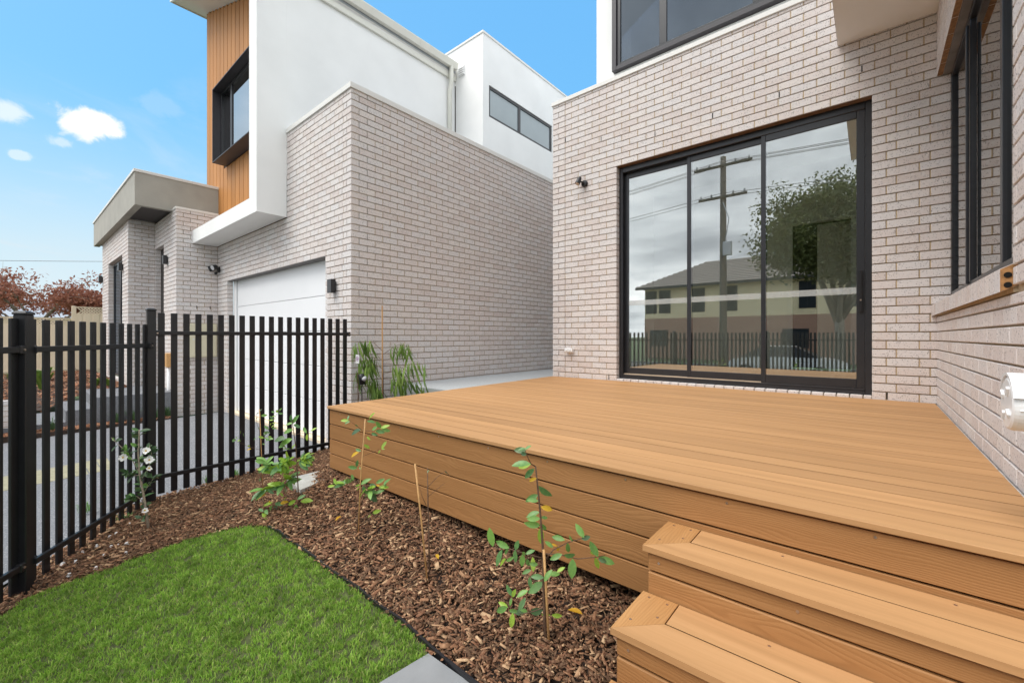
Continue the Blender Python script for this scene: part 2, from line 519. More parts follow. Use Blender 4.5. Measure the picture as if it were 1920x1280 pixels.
M['car'] = plain('car_paint', (.80, .80, .80), .18, 2, .01)
M['tyre'] = plain('rubber', (.02, .02, .02), .8, 10, .1)
M['pole'] = plain('grey_timber', (.17, .145, .12), .9, 9, .25, .3, 60)
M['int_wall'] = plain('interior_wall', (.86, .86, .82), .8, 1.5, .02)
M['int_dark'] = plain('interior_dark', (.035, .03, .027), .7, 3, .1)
M['int_floor'] = plain('oak_floor', (.58, .44, .31), .4, 5, .1)
M['screw'] = plain('steel_screw', (.55, .45, .38), .3, 30, .1, metal=.9)
M['lens'] = plain('lamp_lens', (.55, .40, .28), .25, 10, .05)
M['purple'] = plain('purple_print', (.28, .10, .30), .6, 10, .02)
M['paver_cream'] = plain('cream_paver', (.31, .29, .195), .85, 14, .18, .2, 120)
M['stone'] = plain('white_stone', (.72, .70, .68), .8, 20, .12, .3, 90)
M['hole'] = plain('cavity_shade_black', (.008, .007, .006), 1.0, 10, .05)  # near black standing in for the shade inside holes and gaps

# ------------------------------------------------------------------ ground
CP = np.array([(-3.75, 1.9, -1.225), (-2.2, 1.9, -1.265), (-.7, 1.9, -1.285), (-1.4, 2.3, -1.27), (-4.09, .07, -1.615), (-5.17, .88, -1.555), (-5.17, 1.7, -1.50),
               (-5.17, 2.75, -1.42), (-.7, 1.0, -1.34), (-1.5, .3, -1.46), (0, -1, -1.56), (-3, -.75, -1.66), (-2, -1.6, -1.68), (-4.3, 2.7, -1.15),
               (.5, 1.9, -1.26), (.6, 0, -1.46), (-4.6, 3.5, -.76), (-4.45, .8, -1.50), (-3.0, 1.0, -1.42), (1, -3.5, -1.75), (-7, .3, -1.62), (-4.5, 2.2, -1.33)])
_n = len(CP)
_A = np.zeros((_n + 3, _n + 3)); _d = np.linalg.norm(CP[:, None, :2] - CP[None, :, :2], axis=2)
_A[:_n, :_n] = _d; _A[:_n, _n] = 1; _A[:_n, _n + 1:] = CP[:, :2]; _A[_n, :_n] = 1; _A[_n + 1:, :_n] = CP[:, :2].T
_A[:_n, :_n] += -np.eye(_n) * .12
_w = np.linalg.solve(_A, np.concatenate([CP[:, 2], np.zeros(3)]))


def gz(x, y):
    x = np.asarray(x, float); y = np.asarray(y, float)
    d = np.sqrt((x[..., None] - CP[:, 0]) ** 2 + (y[..., None] - CP[:, 1]) ** 2)
    return d @ _w[:_n] + _w[_n] + _w[_n + 1] * x + _w[_n + 2] * y


def gpx(u, v):
    """garden surface point seen at a measured point of the photograph"""
    r = ray(u, v); z = -1.4
    for _ in range(25):
        p = r * (z / r[2]); z = .5 * z + .5 * float(gz(p[0], p[1]))
    return r * (z / r[2])


def inside(px, py, poly):
    px = np.asarray(px); py = np.asarray(py); c = np.zeros(px.shape, bool); n = len(poly)
    for i in range(n):
        x0, y0 = poly[i][:2]; x1, y1 = poly[(i + 1) % n][:2]
        if y0 == y1: continue
        k = ((y0 > py) != (y1 > py)) & (px < (x1 - x0) * (py - y0) / (y1 - y0) + x0)
        c ^= k
    return c


FD = np.array((.823, -.568)); FP1 = np.array((-4.09, .07))      # street fence direction, front post
# flat ground to the horizon, well below the built levels
mb = MB(); mb.add([(-1500, -1500, -1.86), (1500, -1500, -1.86), (1500, 1500, -1.86), (-1500, 1500, -1.86)], [(0, 1, 2, 3)])
struct('ground', mb, M['verge'])


def sheet(name, poly, mat, zf, step=.12, dz=0.0):
    """graded surface inside an outline, following a height function"""
    poly = np.array([p[:2] for p in poly]); lo = poly.min(0); hi = poly.max(0)
    import bmesh
    bm = bmesh.new(); f = bm.faces.new([bm.verts.new((*p, 0)) for p in poly])
    nx = int((hi[0] - lo[0]) / step); ny = int((hi[1] - lo[1]) / step)
    for i in range(1, nx + 1):
        bmesh.ops.bisect_plane(bm, geom=bm.verts[:] + bm.edges[:] + bm.faces[:], plane_co=(lo[0] + i * step, 0, 0), plane_no=(1, 0, 0))
    for i in range(1, ny + 1):
        bmesh.ops.bisect_plane(bm, geom=bm.verts[:] + bm.edges[:] + bm.faces[:], plane_co=(0, lo[1] + i * step, 0), plane_no=(0, 1, 0))
    bmesh.ops.triangulate(bm, faces=[q for q in bm.faces if len(q.verts) > 4])
    for v in bm.verts: v.co.z = float(zf(v.co.x, v.co.y)) + dz
    bmesh.ops.recalc_face_normals(bm, faces=bm.faces)
    if sum(q.normal.z for q in bm.faces) < 0: bmesh.ops.reverse_faces(bm, faces=bm.faces)
    me = bpy.data.meshes.new(name); bm.to_mesh(me); bm.free()
    me.polygons.foreach_set('use_smooth', [True] * len(me.polygons))
    return tag(put(name, me, (0, 0, 0), mat), kind='structure')


LAWN_L = [(0, 1157), (51, 1121), (101, 1103), (142, 1087), (203, 1069), (240, 1052), (300, 1032), (358, 1011), (417, 996), (440, 991), (468, 988), (494, 988)]
LAWN_R = [(510, 991), (525, 1001), (542, 1016), (583, 1045), (625, 1078), (667, 1105), (708, 1140), (750, 1167), (798, 1213)]
lawn = [gpx(*p)[:2] for p in LAWN_L + LAWN_R]
a0 = lawn[0]
PAVX0, PAVX1, PAVY1 = -1.545, -1.0, 1.02
c_top = gpx(803, 1229)[:2]; c_l = gpx(733, 1280)[:2]; c_r = gpx(880, 1280)[:2]
lawn = [np.array(p) for p in lawn] + [np.array(c_top), np.array(c_top) + (np.array(c_l) - np.array(c_top)) * 6.0]
lawn += [np.array((.2, -2.6)) - 0 * FD, np.array(a0) + FD * 2.6 + np.array((0, -.05)), np.array(a0) + FD * 1.2]
mulch_poly = [FP1 + FD * 6.0 + (0, -.25), FP1 + (-.12, -.25), np.array((-5.30, .80)), np.array((-5.30, 2.95)), np.array((-5.2, 3.0)), np.array((-5.2, 3.62)), np.array((-3.6, 3.62)),
              np.array((-3.6, 2.4)), np.array((1.2, 2.4)), np.array((1.2, -3.5))]
sheet('mulch_bed', mulch_poly, M['soil'], gz, .16, -.03)
sheet('lawn', lawn, M['turf'], gz, .12, .0)


def drive_z(x, y): return -1.545 + .035 * (y - 3.0) if y > -6 else -1.86


sheet('driveway', [(-10.32, 3.2), (-10.32, -5.0), (-4.6, -5.0), (FP1[0] - .2 + .8, FP1[1] - .3 - .55), (FP1[0] - .16, FP1[1] - .24), (-5.29, .78), (-5.29, 3.2)][::-1],
      M['agg'], drive_z, .5)
mb = MB(); mb.box((-5.2, 3.6, -.95), (-3.93, 14, -.677)); struct('side_path', mb, M['agg_pale'])
mb = MB(); mb.box((-60, -7.2, -1.86), (60, -5.6, -1.76)); struct('footpath', mb, M['conc'])
mb = MB(); mb.box((-80, -17.5, -1.87), (80, -9.8, -1.84)); struct('road', mb, M['asphalt'])
mb = MB(); mb.box((-80, -9.8, -1.87), (80, -9.6, -1.73)); mb.box((-80, -17.7, -1.87), (80, -17.5, -1.73)); struct('kerb', mb, M['conc'])

# ------------------------------------------------------------------ brickwork
BL, BH, J, CH = .230, .0755, .0105, .086
_bm = {}


def brick_mesh(dx_, dy_, dz_):
    k = (round(dx_, 3), round(dy_, 3), round(dz_, 3))
    if k not in _bm:
        m = MB(); m.cbox((-dx_ / 2, -dy_ / 2, -dz_ / 2), (dx_ / 2, dy_ / 2, dz_ / 2), .0028)
        me = m.mesh('brick'); me.materials.append(M['brick']); _bm[k] = me
    return _bm[k]


class Brickwork:
    """lays courses of bricks; later the 300 that show largest become parts of their own, the rest one joined part"""
    def __init__(s, parent): s.parent = parent; s.b = []; s.perp = MB()

    def brick(s, lo, hi, nrm):
        lo = np.array(lo, float); hi = np.array(hi, float)
        if min(hi - lo) < .012: return
        s.b.append((lo, hi, np.array(nrm, float)))

    def wall(s, axis, plane, sign, u0, u1, z0, z1, zref, openings=(), first=(None, None), start=None, end=None, depth=.11, rightfirst=None):
        """axis 'Y': face at y=plane; axis 'X': face at x=plane. sign: outward direction. openings: (ua, ub, za, zb)
        start/end: (even, odd) inset of the first brick where a corner brick stands"""
        k0 = math.floor((z0 - zref) / CH); k1 = math.ceil((z1 - zref) / CH)
        for k in range(k0, k1):
            za = max(zref + k * CH + .0, z0); zb = min(zref + (k + 1) * CH - J, z1)
            if zb - za < .012: continue
            par = k % 2
            a = u0 + (start[par] if start else 0.0); b = u1 - (end[par] if end else 0.0)
            segs = [(a, b)]
            for (oa, ob, oz0, oz1) in openings:
                if zb > oz0 + .02 and za < oz1 - .02:
                    ns = []
                    for (p, q) in segs:
                        if q <= oa or p >= ob: ns.append((p, q)); continue
                        if p < oa: ns.append((p, oa))
                        if q > ob: ns.append((ob, q))
                    segs = ns
            anchor = u0 + (.120 if par else .240)
            for si, (p, q) in enumerate(segs):
                anc = anchor
                if rightfirst is not None and p > a + 1e-6 and len(segs) > 0 and p >= openings[0][1] - 1e-6: anc = p + rightfirst[par]
                js = [anc + .24 * i for i in range(-40, 120) if p + .055 < anc + .24 * i < q - .045]
                edges = [p] + js + [q]
                for i in range(len(edges) - 1):
                    x0 = edges[i] if i == 0 else edges[i]
                    x1 = edges[i + 1] - (J if i < len(edges) - 2 else 0.0)
                    jit = random.uniform(-.0012, .0012)
                    if i < len(edges) - 2:                       # perpend: mortar almost flush, only the bed joints are raked deep
                        g0, g1 = edges[i + 1] - J - .0003, edges[i + 1] + .0003; f2, f3 = plane - sign * .005, plane - sign * .04
                        if axis == 'Y': s.perp.box((g0, f2, za + .001), (g1, f3, zb - .001))
                        else: s.perp.box((f2, g0, za + .001), (f3, g1, zb - .001))
                    if axis == 'Y':
                        f0, f1 = (plane + jit, plane + depth) if sign < 0 else (plane - depth, plane + jit)
                        s.brick((x0, f0, za), (x1, f1, zb), (0, sign, 0))
                    else:
                        f0, f1 = (plane + jit, plane + depth) if sign < 0 else (plane - depth, plane + jit)
                        s.brick((f0, x0, za), (f1, x1, zb), (sign, 0, 0))

    def corner(s, cx, sx, cy, sy, z0, z1, zref, skip=()):
        """corner bricks: body runs from (cx, cy) in direction sx along x and sy along y; long side alternates.
        visible faces are the planes x=cx and y=cy; even courses are long along y"""
        k0 = math.floor((z0 - zref) / CH); k1 = math.ceil((z1 - zref) / CH)
        for k in range(k0, k1):
            za = max(zref + k * CH, z0); zb = min(zref + (k + 1) * CH - J, z1)
            if zb - za < .012: continue
            lx, ly = ((.110, .230) if k % 2 == 0 else (.230, .110))
            xs = sorted((cx, cx + sx * lx)); ys = sorted((cy, cy + sy * ly))
            s.brick((xs[0], ys[0], za), (xs[1], ys[1], zb), (-sx * .6, -sy * .8, 0))

    def build(s, limit=300):
        sc = []
        for i, (lo, hi, n) in enumerate(s.b):
            c = (lo + hi) / 2; dep = float(c @ F_)
            area = 0.0
            if dep > .3:
                u = 960 + 800 * float(c @ R_) / dep; v = 631.5 - 800 * c[2] / dep
                e = hi - lo
                L = e[0] if abs(n[1]) > abs(n[0]) else e[1]
                nn = n / np.linalg.norm(n); cs = -float(c @ nn) / (np.linalg.norm(c) + 1e-9)
                if cs > 0.02 and -10 < u < 1930 and -10 < v < 1290: area = L * e[2] * cs / dep ** 2
            sc.append((-area, i))
        sc.sort()
        own = [i for a, i in sc[:limit] if a < 0]; ownset = set(own)
        for i in own:
            lo, hi, n = s.b[i]; e = hi - lo
            put('brick', brick_mesh(*e), (lo + hi) / 2, M['brick'], s.parent)
        m = MB()
        for i, (lo, hi, n) in enumerate(s.b):
            if i not in ownset: m.cbox(lo, hi, .0028)
        o = obj('brickwork', m, M['brick'], s.parent); o['kind'] = 'stuff'
        q = obj('mortar_joints', s.perp, M['mortar'], s.parent); q['kind'] = 'stuff'
        return o


def slab(mb, axis, plane, sign, u0, u1, z0, z1, openings=(), rec=.020, th=.088):
    """mortar body behind the brick faces, split round the openings"""
    us = sorted({u0, u1, *[o[0] - rec for o in openings], *[o[1] + rec for o in openings]}); us = [q for q in us if u0 <= q <= u1]
    f0 = plane - sign * rec; f1 = plane - sign * (rec + th)
    def bx(a, b, c, d):
        if b - a < 1e-4 or d - c < 1e-4: return
        if axis == 'Y': mb.box((a, f0, c), (b, f1, d))
        else: mb.box((f0, a, c), (f1, b, d))
    for a, b in zip(us[:-1], us[1:]):
        zz = z0
        for o in sorted([o for o in openings if o[0] - rec < (a + b) / 2 < o[1] + rec], key=lambda o: o[2]):
            bx(a, b, zz, o[2] - rec); zz = o[3] + rec
        bx(a, b, zz, z1)


# ------------------------------------------------------------------ the near house (right)
YD = 5.68; XC = -3.934; XR = .467; DZ = -.629; HEAD = 2.462; CAPZ = 3.70
house = thing('brick_house', 'two-storey pale brick house with the three-panel sliding door opening on the deck', 'house', (-1, 7, -1.4))
bw = Brickwork(house)
op_door = (-2.82, 0.0, -.60, HEAD)
bw.wall('Y', YD, -1, XC, XR + .096, -1.42, CAPZ, HEAD, [op_door], start=(.120, .240), rightfirst=(.115, .19))
bw.corner(XC, 1, YD, 1, -1.42, CAPZ, HEAD)
bw.wall('X', XC, -1, YD, 14.0, -1.42, CAPZ, HEAD, start=(.240, .120))
# header bricks under the door frame
x = -2.815
while x < -.06:
    bw.brick((x, YD - .004, DZ - .06), (min(x + .100, -.004), YD + .09, -.602), (0, -1, 0)); x += .110
# right wing, facing -x, with the side window
WN = (2.825, YD, .19, HEAD)
bw.wall('X', XR, -1, 2.04, YD - .002, -1.42, .185, HEAD, (), start=(.240, .120))
bw.wall('X', XR, -1, 2.04, 2.815, .185 + .02, HEAD, HEAD, (), start=(.240, .120))
bw.wall('X', XR, -1, 2.04, YD - .002, HEAD, 3.075, HEAD, (), start=(.240, .120))
bw.corner(XR, 1, 2.04, 1, -1.42, 3.075, HEAD)
bw.wall('Y', 2.04, -1, XR, 6.0, -1.42, 3.075, HEAD, start=(.120, .240))
mb = MB()
slab(mb, 'Y', YD, -1, XC + .009, XR + .6, -1.45, CAPZ, [op_door])
slab(mb, 'X', XC, -1, YD + .12, 14, -1.45, CAPZ)
slab(mb, 'X', XR, -1, 2.06, YD, -1.45, 3.1, [(2.825, YD + .5, .30, HEAD)])
slab(mb, 'Y', 2.04, -1, XR + .12, 6, -1.45, 3.1)
obj('wall', mb, M['mortar'], house)
bw.build(300)
# weep holes: near-black slips on the brick face, hole shade put into the colour
mb = MB()
for u, v in ((1127, 263), (1228, 247), (1336, 217), (1461, 178), (1616, 129), (1663, 742), (1141.5, 711), (1060, 262)):
    p = at(u, v, Y=YD - .0015); k = round((p[2] - HEAD) / CH - .44)
    z = HEAD + k * CH if v < 500 else DZ + .003
    mb.box((p[0] - .0055, YD - .0015, z + .004), (p[0] + .0055, YD + .02, z + (.070 if v < 500 else .068)))
o = obj('weep_holes', mb, M['hole'], house); o['kind'] = 'stuff'
# brick soldier sill of the side window, bricks on edge, near end sawn with core holes
for i in range(26):
    y1 = YD - .004 - i * .110; y0 = max(y1 - .098, 2.838)
    if y1 - y0 < .02: break
    m = MB()
    m.prism([(XR - .036, y0, .198), (XR - .036, y0, .300), (XR + .10, y0, .372), (XR + .10, y0, .262)], (0, y1 - y0, 0))
    o = obj('sill_brick', m, M['brick'], house)
    last = (o, y0)
mb = MB(); mb.prism([(XR - .034, 2.8365, .200), (XR - .034, 2.8365, .298), (XR + .10, 2.8365, .370), (XR + .10, 2.8365, .264)], (0, -.004, 0))
obj('sawn_end', mb, M['core'], house)
mb = MB()
for z in (.228, .272): mb.tube([(XR - .012, 2.8335, z), (XR - .012, 2.8290, z)], .0125, 12)
obj('core_hole', mb, M['hole'], house)  # near-black plugs stand in for the shade inside the core holes
mb = MB(); mb.box((XR + .006, 2.84, .196), (XR + .096, YD - .002, .250)); obj('sill_mortar', mb, M['mortar'], house)
# cut undersides of the bricks over the window and the steel lintel
mb = MB()
for i in range(12):
    y1 = YD - .01 - i * .24
    mb.box((XR + .003, max(y1 - .228, 2.83), HEAD - .0035), (XR + .040, y1, HEAD + .004))
obj('brick_underside', mb, M['core_mid'], house)
mb = MB(); mb.box((XR + .042, 2.82, HEAD - .007), (XR + .30, YD - .003, HEAD + .003)); obj('lintel', mb, M['steel'], house)
mb = MB(); mb.box((-2.82, YD + .010, HEAD - .0065), (0, YD + .10, HEAD - .0005)); obj('lintel', mb, M['core_dark'], house)


def window(parent, axis, plane, u0, u1, z0, z1, muls, glassm, fw=.045, depth=.06, sgn=1, mw=.05, name='window', fm=None, recess=.022):
    """frame (part) > pane, mullion; sgn = direction from the face into the building"""
    fm = fm or M['frame']; muls = sorted(muls)
    def bx(m, a, b, c, d, f0, f1):
        if axis == 'Y': m.cbox((a, plane + sgn * f0, c), (b, plane + sgn * f1, d), .003)
        else: m.cbox((plane + sgn * f0, a, c), (plane + sgn * f1, b, d), .003)
    m = MB(); bx(m, u0, u0 + fw, z0, z1, 0, depth); bx(m, u1 - fw, u1, z0, z1, 0, depth)
    bx(m, u0 + fw + .0005, u1 - fw - .0005, z0, z0 + fw, 0, depth); bx(m, u0 + fw + .0005, u1 - fw - .0005, z1 - fw, z1, 0, depth)
    fo = obj(name, m, fm, parent)
    for q in muls:
        m = MB(); bx(m, q - mw / 2, q + mw / 2, z0 + fw + .0005, z1 - fw - .0005, .004, depth - .004); obj('mullion', m, fm, fo)
    ed = [u0 + fw] + [e for q in muls for e in (q - mw / 2, q + mw / 2)] + [u1 - fw]
    for i in range(0, len(ed), 2):
        m = MB()
        if axis == 'Y': m.box((ed[i] - .004, plane + sgn * recess, z0 + fw - .004), (ed[i + 1] + .004, plane + sgn * (recess + .006), z1 - fw + .004))
        else: m.box((plane + sgn * recess, ed[i] - .004, z0 + fw - .004), (plane + sgn * (recess + .006), ed[i + 1] + .004, z1 - fw + .004))
        obj('pane', m, glassm, fo)
    return fo


# side window: sliding panes in black frames
wf = window(house, 'X', XR + .096, 2.70, YD - .001, .37, HEAD - .008, [4.735, 3.686], M['glass_side'], .05, .07, 1, .062)
m = MB(); m.cbox((XR + .078, 4.700, .40), (XR + .095, 4.738, 2.36), .004); obj('interlock_stile', m, M['frame'], wf)
# sliding door
FY = 5.765
m = MB()
m.cbox((-2.819, FY, -.602), (-2.765, FY + .12, HEAD - .008), .004); m.cbox((-.055, FY, -.602), (-.001, FY + .12, HEAD - .008), .004)
m.cbox((-2.7645, FY, HEAD - .085), (-.0555, FY + .12, HEAD - .008), .004); m.cbox((-2.7645, FY, -.602), (-.0555, FY + .12, -.560), .004)
m.cbox((-2.7645, FY - .004, -.5595), (-.0555, FY + .008, -.540), .002)
door = obj('sliding_door', m, M['frame'], house)
PZ0, PZ1 = -.539, HEAD - .0855
for i, (x0, x1, yy, sl, sr) in enumerate(((-2.764, -1.815, FY + .075, .055, .048), (-1.872, -.952, FY + .042, .048, .048), (-1.008, -.056, FY + .009, .048, .070))):
    m = MB()
    m.cbox((x0, yy, PZ0), (x0 + sl, yy + .03, PZ1), .003); m.cbox((x1 - sr, yy, PZ0), (x1, yy + .03, PZ1), .003)
    m.cbox((x0 + sl + .0005, yy, PZ0), (x1 - sr - .0005, yy + .03, PZ0 + .095), .003); m.cbox((x0 + sl + .0005, yy, PZ1 - .075), (x1 - sr - .0005, yy + .03, PZ1), .003)
    obj('panel_frame', m, M['frame'], door)
    m = MB(); m.box((x0 + sl - .004, yy + .012, PZ0 + .09), (x1 - sr + .004, yy + .018, PZ1 - .07)); obj('pane', m, M['glass'], door)
    m = MB(); m.box((x0 + sl, yy + .0105, .455), (x1 - sr, yy + .0112, .525)); obj('film_strip', m, M['film'], door)
m = MB(); m.cbox((-.106, FY - .018, .26), (-.076, FY + .006, .70), .008); obj('handle', m, M['black'], door)
m = MB(); m.tube([(-.091, FY - .018, .385), (-.091, FY - .021, .385)], .009, 12); obj('lock', m, M['screw'], door)
# interior seen through the door, plus two unseen windows added for daylight
m = MB(); m.box((-3.42, YD + .12, -.62), (5.5, 8.5, -.53)); obj('interior_floor', m, M['int_floor'], house)
window(house, 'Y', 8.53, .70, 5.5, -.45, 2.75, [1.9, 3.1, 4.3], M['glass_clear'], .06, .06, 1, .06)  # rear window out of view, added to let daylight into the room
window(house, 'X', 5.52, 2.2, 8.5, .1, 2.5, [3.8, 5.4, 7.0], M['glass_clear'], .06, .06, 1, .06)  # unseen side window, added to bring in more daylight
m = MB(); m.box((-3.50, YD + .115, -.53), (-3.40, 8.6, 2.9)); m.box((-3.40, 8.5, -.53), (-1.03, 8.6, 2.9)); m.box((-.25, 8.5, -.53), (.70, 8.6, 2.9)); m.box((.70, 8.5, -.53), (5.5, 8.6, -.45)); m.box((.70, 8.5, 2.75), (5.5, 8.6, 2.9)); m.box((-1.03, 8.5, 1.87), (-.25, 8.6, 2.9))
m.box((-3.40, YD + .113, -.6), (-2.83, YD + .118, 2.9)); m.box((.01, YD + .113, -.6), (.56, YD + .118, 2.9)); m.box((5.5, 2.1, -.6), (5.6, 8.6, .1)); m.box((5.5, 2.1, 2.5), (5.6, 8.6, 3.0))
obj('interior_wall', m, M['int_wall'], house)
m = MB(); m.box((-.70, 8.75, -.53), (-.25, 8.85, 1.87)); obj('hall_partition', m, M['int_wall'], house)
m = MB(); m.box((-3.5, YD + .115, 2.85), (5.6, 8.6, 2.95)); m.box((.62, 2.1, 2.85), (5.6, YD + .1, 2.95)); obj('interior_ceiling', m, M['int_wall'], house)
m = MB(); m.box((-1.10, 8.484, -.53), (-1.03, 8.4995, 1.94)); m.box((-.25, 8.484, -.53), (-.18, 8.4995, 1.94)); m.box((-1.0295, 8.484, 1.87), (-.2505, 8.4995, 1.94)); obj('door_architrave', m, M['white'], house)
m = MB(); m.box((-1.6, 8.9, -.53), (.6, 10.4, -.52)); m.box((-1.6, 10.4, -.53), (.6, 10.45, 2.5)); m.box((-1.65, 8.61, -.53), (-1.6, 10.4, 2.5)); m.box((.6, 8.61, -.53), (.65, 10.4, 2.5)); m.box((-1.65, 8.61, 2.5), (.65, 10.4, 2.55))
obj('hallway', m, M['int_dark'], house)  # hall surfaces coloured near black to stand for an unlit room
# cappings, upper storey
m = MB(); m.cbox((XC - .018, YD - .018, CAPZ), (XR + .6, YD + .20, CAPZ + .062), .004); m.cbox((XC - .018, YD + .2005, CAPZ), (XC + .18, 14, CAPZ + .062), .004); obj('capping', m, M['capping'], house)
m = MB(); m.box((XC + .1, YD + .11, CAPZ - .2), (6, 10.5, CAPZ - .01)); obj('roof_light_block', m, M['metalroof'], house)  # unseen flat roof slab, added to block light from above
UY = 5.84
m = MB()
m.box((-3.23, UY, CAPZ - .15), (-2.94, UY + .2, 6.6)); m.box((-3.23, UY + .2005, CAPZ - .15), (-3.03, 14, 6.6)); m.box((-2.9395, UY, CAPZ - .15), (.3, UY + .2, 3.905)); m.box((-2.9395, UY, 5.7), (.3, UY + .2, 6.6)); m.box((.3005, UY, CAPZ - .15), (6, UY + .2, 6.6))
m.box((-3.02, UY + .21, 6.45), (6, 10.5, 6.55)); obj('upper_wall', m, M['render'], house)  # the first slab here is an unseen roof, added to block light
m = MB()
m.cbox((-2.937, UY - .075, 3.91), (-2.87, UY + .12, 5.7), .003); m.cbox((.20, UY - .075, 3.91), (.298, UY + .12, 5.7), .003); m.cbox((-2.8695, UY - .075, 3.91), (.1995, UY + .12, 3.965), .003); m.cbox((-2.8695, UY - .075, 5.62), (.1995, UY + .12, 5.7), .003)
ub = obj('window_box', m, M['dkbox'], house)
window(house, 'Y', UY - .045, -2.868, .198, 3.967, 5.618, [-2.19, -1.05, -.2], M['glass_up'], .05, .06, 1, .10, fm=M['frame'])
m = MB(); m.box((-2.9, UY + .5, 3.9), (.3, UY + .55, 5.7)); m.box((-2.9, UY + .21, 3.86), (.3, UY + .5, 3.9)); m.box((-2.9, UY + .21, 5.7), (.3, UY + .5, 5.74)); obj('unlit_room_backing', m, M['int_dark'], house)  # near-black panels stand in for the unlit room behind the panes
# upper-floor overhang above the deck
m = MB(); m.box((-.277, 2.06, 3.075), (6, YD - .0, 3.14)); obj('soffit', m, M['soffit'], house)
m = MB(); m.box((-.279, 2.058, 3.0765), (-.2785, YD - .001, 6.4)); m.box((-.279, 2.0555, 3.0765), (6, 2.0575, 6.4)); m.box((-.277, 2.06, 6.3), (6, YD - .001, 6.4)); obj('overhang_wall', m, M['render'], house)  # the top slab is unseen, added to block light


# ------------------------------------------------------------------ the neighbouring townhouse (left)
GX, GY, GTOP, GREF = -5.215, 2.912, 3.262, 3.210
town = thing('brick_house', 'white and pale brick townhouse with garage door and timber-clad upper front', 'house', (-8, 6, -1.5))
gw = Brickwork(town)
GO = (-10.08, -5.914, -1.56, GREF - 24 * CH); GU = (-10.69, -7.2, 1.95, 3.4)
gw.wall('X', GX, 1, GY, 9.2, -1.45, GTOP, GREF, start=(.240, .120))
gw.corner(GX, -1, GY, 1, -1.6, GTOP, GREF)
gw.wall('Y', GY, -1, -10.69, GX, -1.6, GTOP, GREF, [GO, GU], end=(.120, .240))
# entry wing: side face, front face with the slot door, return, window front
EX, EY, ET = -10.69, 2.2, 2.58
gw.wall('X', EX, 1, EY, GY - .002, -1.6, ET, GREF, start=(.240, .120))
gw.corner(EX, -1, EY, 1, -1.6, ET, GREF)
ES = (-12.55, -11.73, -1.2, 2.01)
gw.wall('Y', EY, -1, -12.6, EX, -1.6, ET, GREF, [ES], end=(.120, .240))
RX, RY = -12.6, 1.738
gw.wall('X', RX, 1, RY, EY - .002, -1.4, 2.62, GREF, start=(.240, .120))
gw.corner(RX, -1, RY, 1, -1.4, 2.62, GREF)
EW = (-15.43, -13.34, -1.0, 1.92)
gw.wall('Y', RY, -1, -16.5, RX, -1.4, 2.62, GREF, [EW], end=(.120, .240))
gw.build(300)
mb = MB()
slab(mb, 'X', GX, 1, GY + .11, 9.2, -1.6, GTOP)
slab(mb, 'Y', GY, -1, -10.7, GX - .009, -1.6, GTOP, [GO, (-10.72, -7.2, 1.95, 3.4)])
slab(mb, 'X', EX, 1, EY + .11, GY + .02, -1.6, ET)
slab(mb, 'Y', EY, -1, -12.6, EX - .009, -1.6, ET, [ES])
slab(mb, 'X', RX, 1, RY + .11, EY + .05, -1.4, 2.62)
slab(mb, 'Y', RY, -1, -16.5, RX - .009, -1.4, 2.62, [EW])
obj('wall', mb, M['mortar'], town)
m = MB()
for (u, v) in ((369, 576), (394, 577)):
    p = at(u, v, X=EX)
    m.box((EX + .0015, p[1] - .006, p[2] - .035), (EX - .02, p[1] + .006, p[2] + .035))
for (u, v) in ((662, 0),): pass
o = obj('weep_holes', m, M['hole'], town); o['kind'] = 'stuff'  # near-black slips stand in for the shade of open joints
m = MB()
m.cbox((GX - .22, GY - .02, GTOP), (GX + .02, 9.3, GTOP + .075), .004); m.cbox((-7.19, GY - .02, GTOP), (GX - .2205, GY + .22, GTOP + .075), .004)
obj('capping', m, M['capping'], town)
m = MB(); m.box((-7.2, GY + .12, GTOP - .35), (GX - .12, 9.2, GTOP - .25)); m.box((-10.6, GY + .12, 1.6), (-7.2, 9, 1.7)); obj('garage_roof', m, M['metalroof'], town)
# garage door: sectional panels, jamb, steel lintel, threshold
gz0, gz1 = -1.505, GREF - 24 * CH
m = MB(); m.box((-10.08, GY + .012, gz1 - .006), (-5.914, GY + .15, gz1 - .001)); obj('lintel', m, M['steel'], town)
m = MB(); m.box((-10.077, GY + .115, gz0), (-9.935, GY + .20, gz1 - .008)); obj('door_jamb', m, M['white'], town)
ph = (gz1 - gz0) / 5
for i in range(5):
    m = MB(); m.cbox((-9.925, GY + .145, gz0 + i * ph + .003), (-5.905, GY + .19, gz0 + (i + 1) * ph - .003), .006)
    obj('garage_door_panel', m, M['door_white'], town)
m = MB(); m.box((-10.08, GY + .02, -1.56), (-5.914, GY + .25, gz0 - .002)); obj('door_threshold', m, M['cream'], town)
m = MB(); m.box((-10.1, GY + .30, -1.6), (-5.9, GY + .34, 1.3)); obj('garage_unlit_sheet', m, M['int_dark'], town)  # dark sheet standing in for the unlit garage
# white render frame round the upper front
WX = -7.20; WY = 2.47; SB = 1.925; ST = 2.185
def rz(x): return 5.85 + .36 * (-7.2 - x)          # skillion soffit height
m = MB()
m.box((-10.72, WY, SB), (WX - .3105, GY - .003, ST)); obj('render_frame', m, M['render'], town)
m = MB(); m.prism([(WX - .31, WY, SB), (WX, WY, SB), (WX, WY, rz(WX) + .05), (WX - .31, WY, rz(WX - .31) + .05)], (0, GY - WY - .003, 0)); obj('render_frame', m, M['render'], town)
m = MB(); m.box((WX - .15, GY - .0025, GTOP - .7), (WX, 6.54, rz(WX) + .05)); obj('upper_side_wall', m, M['render'], town)
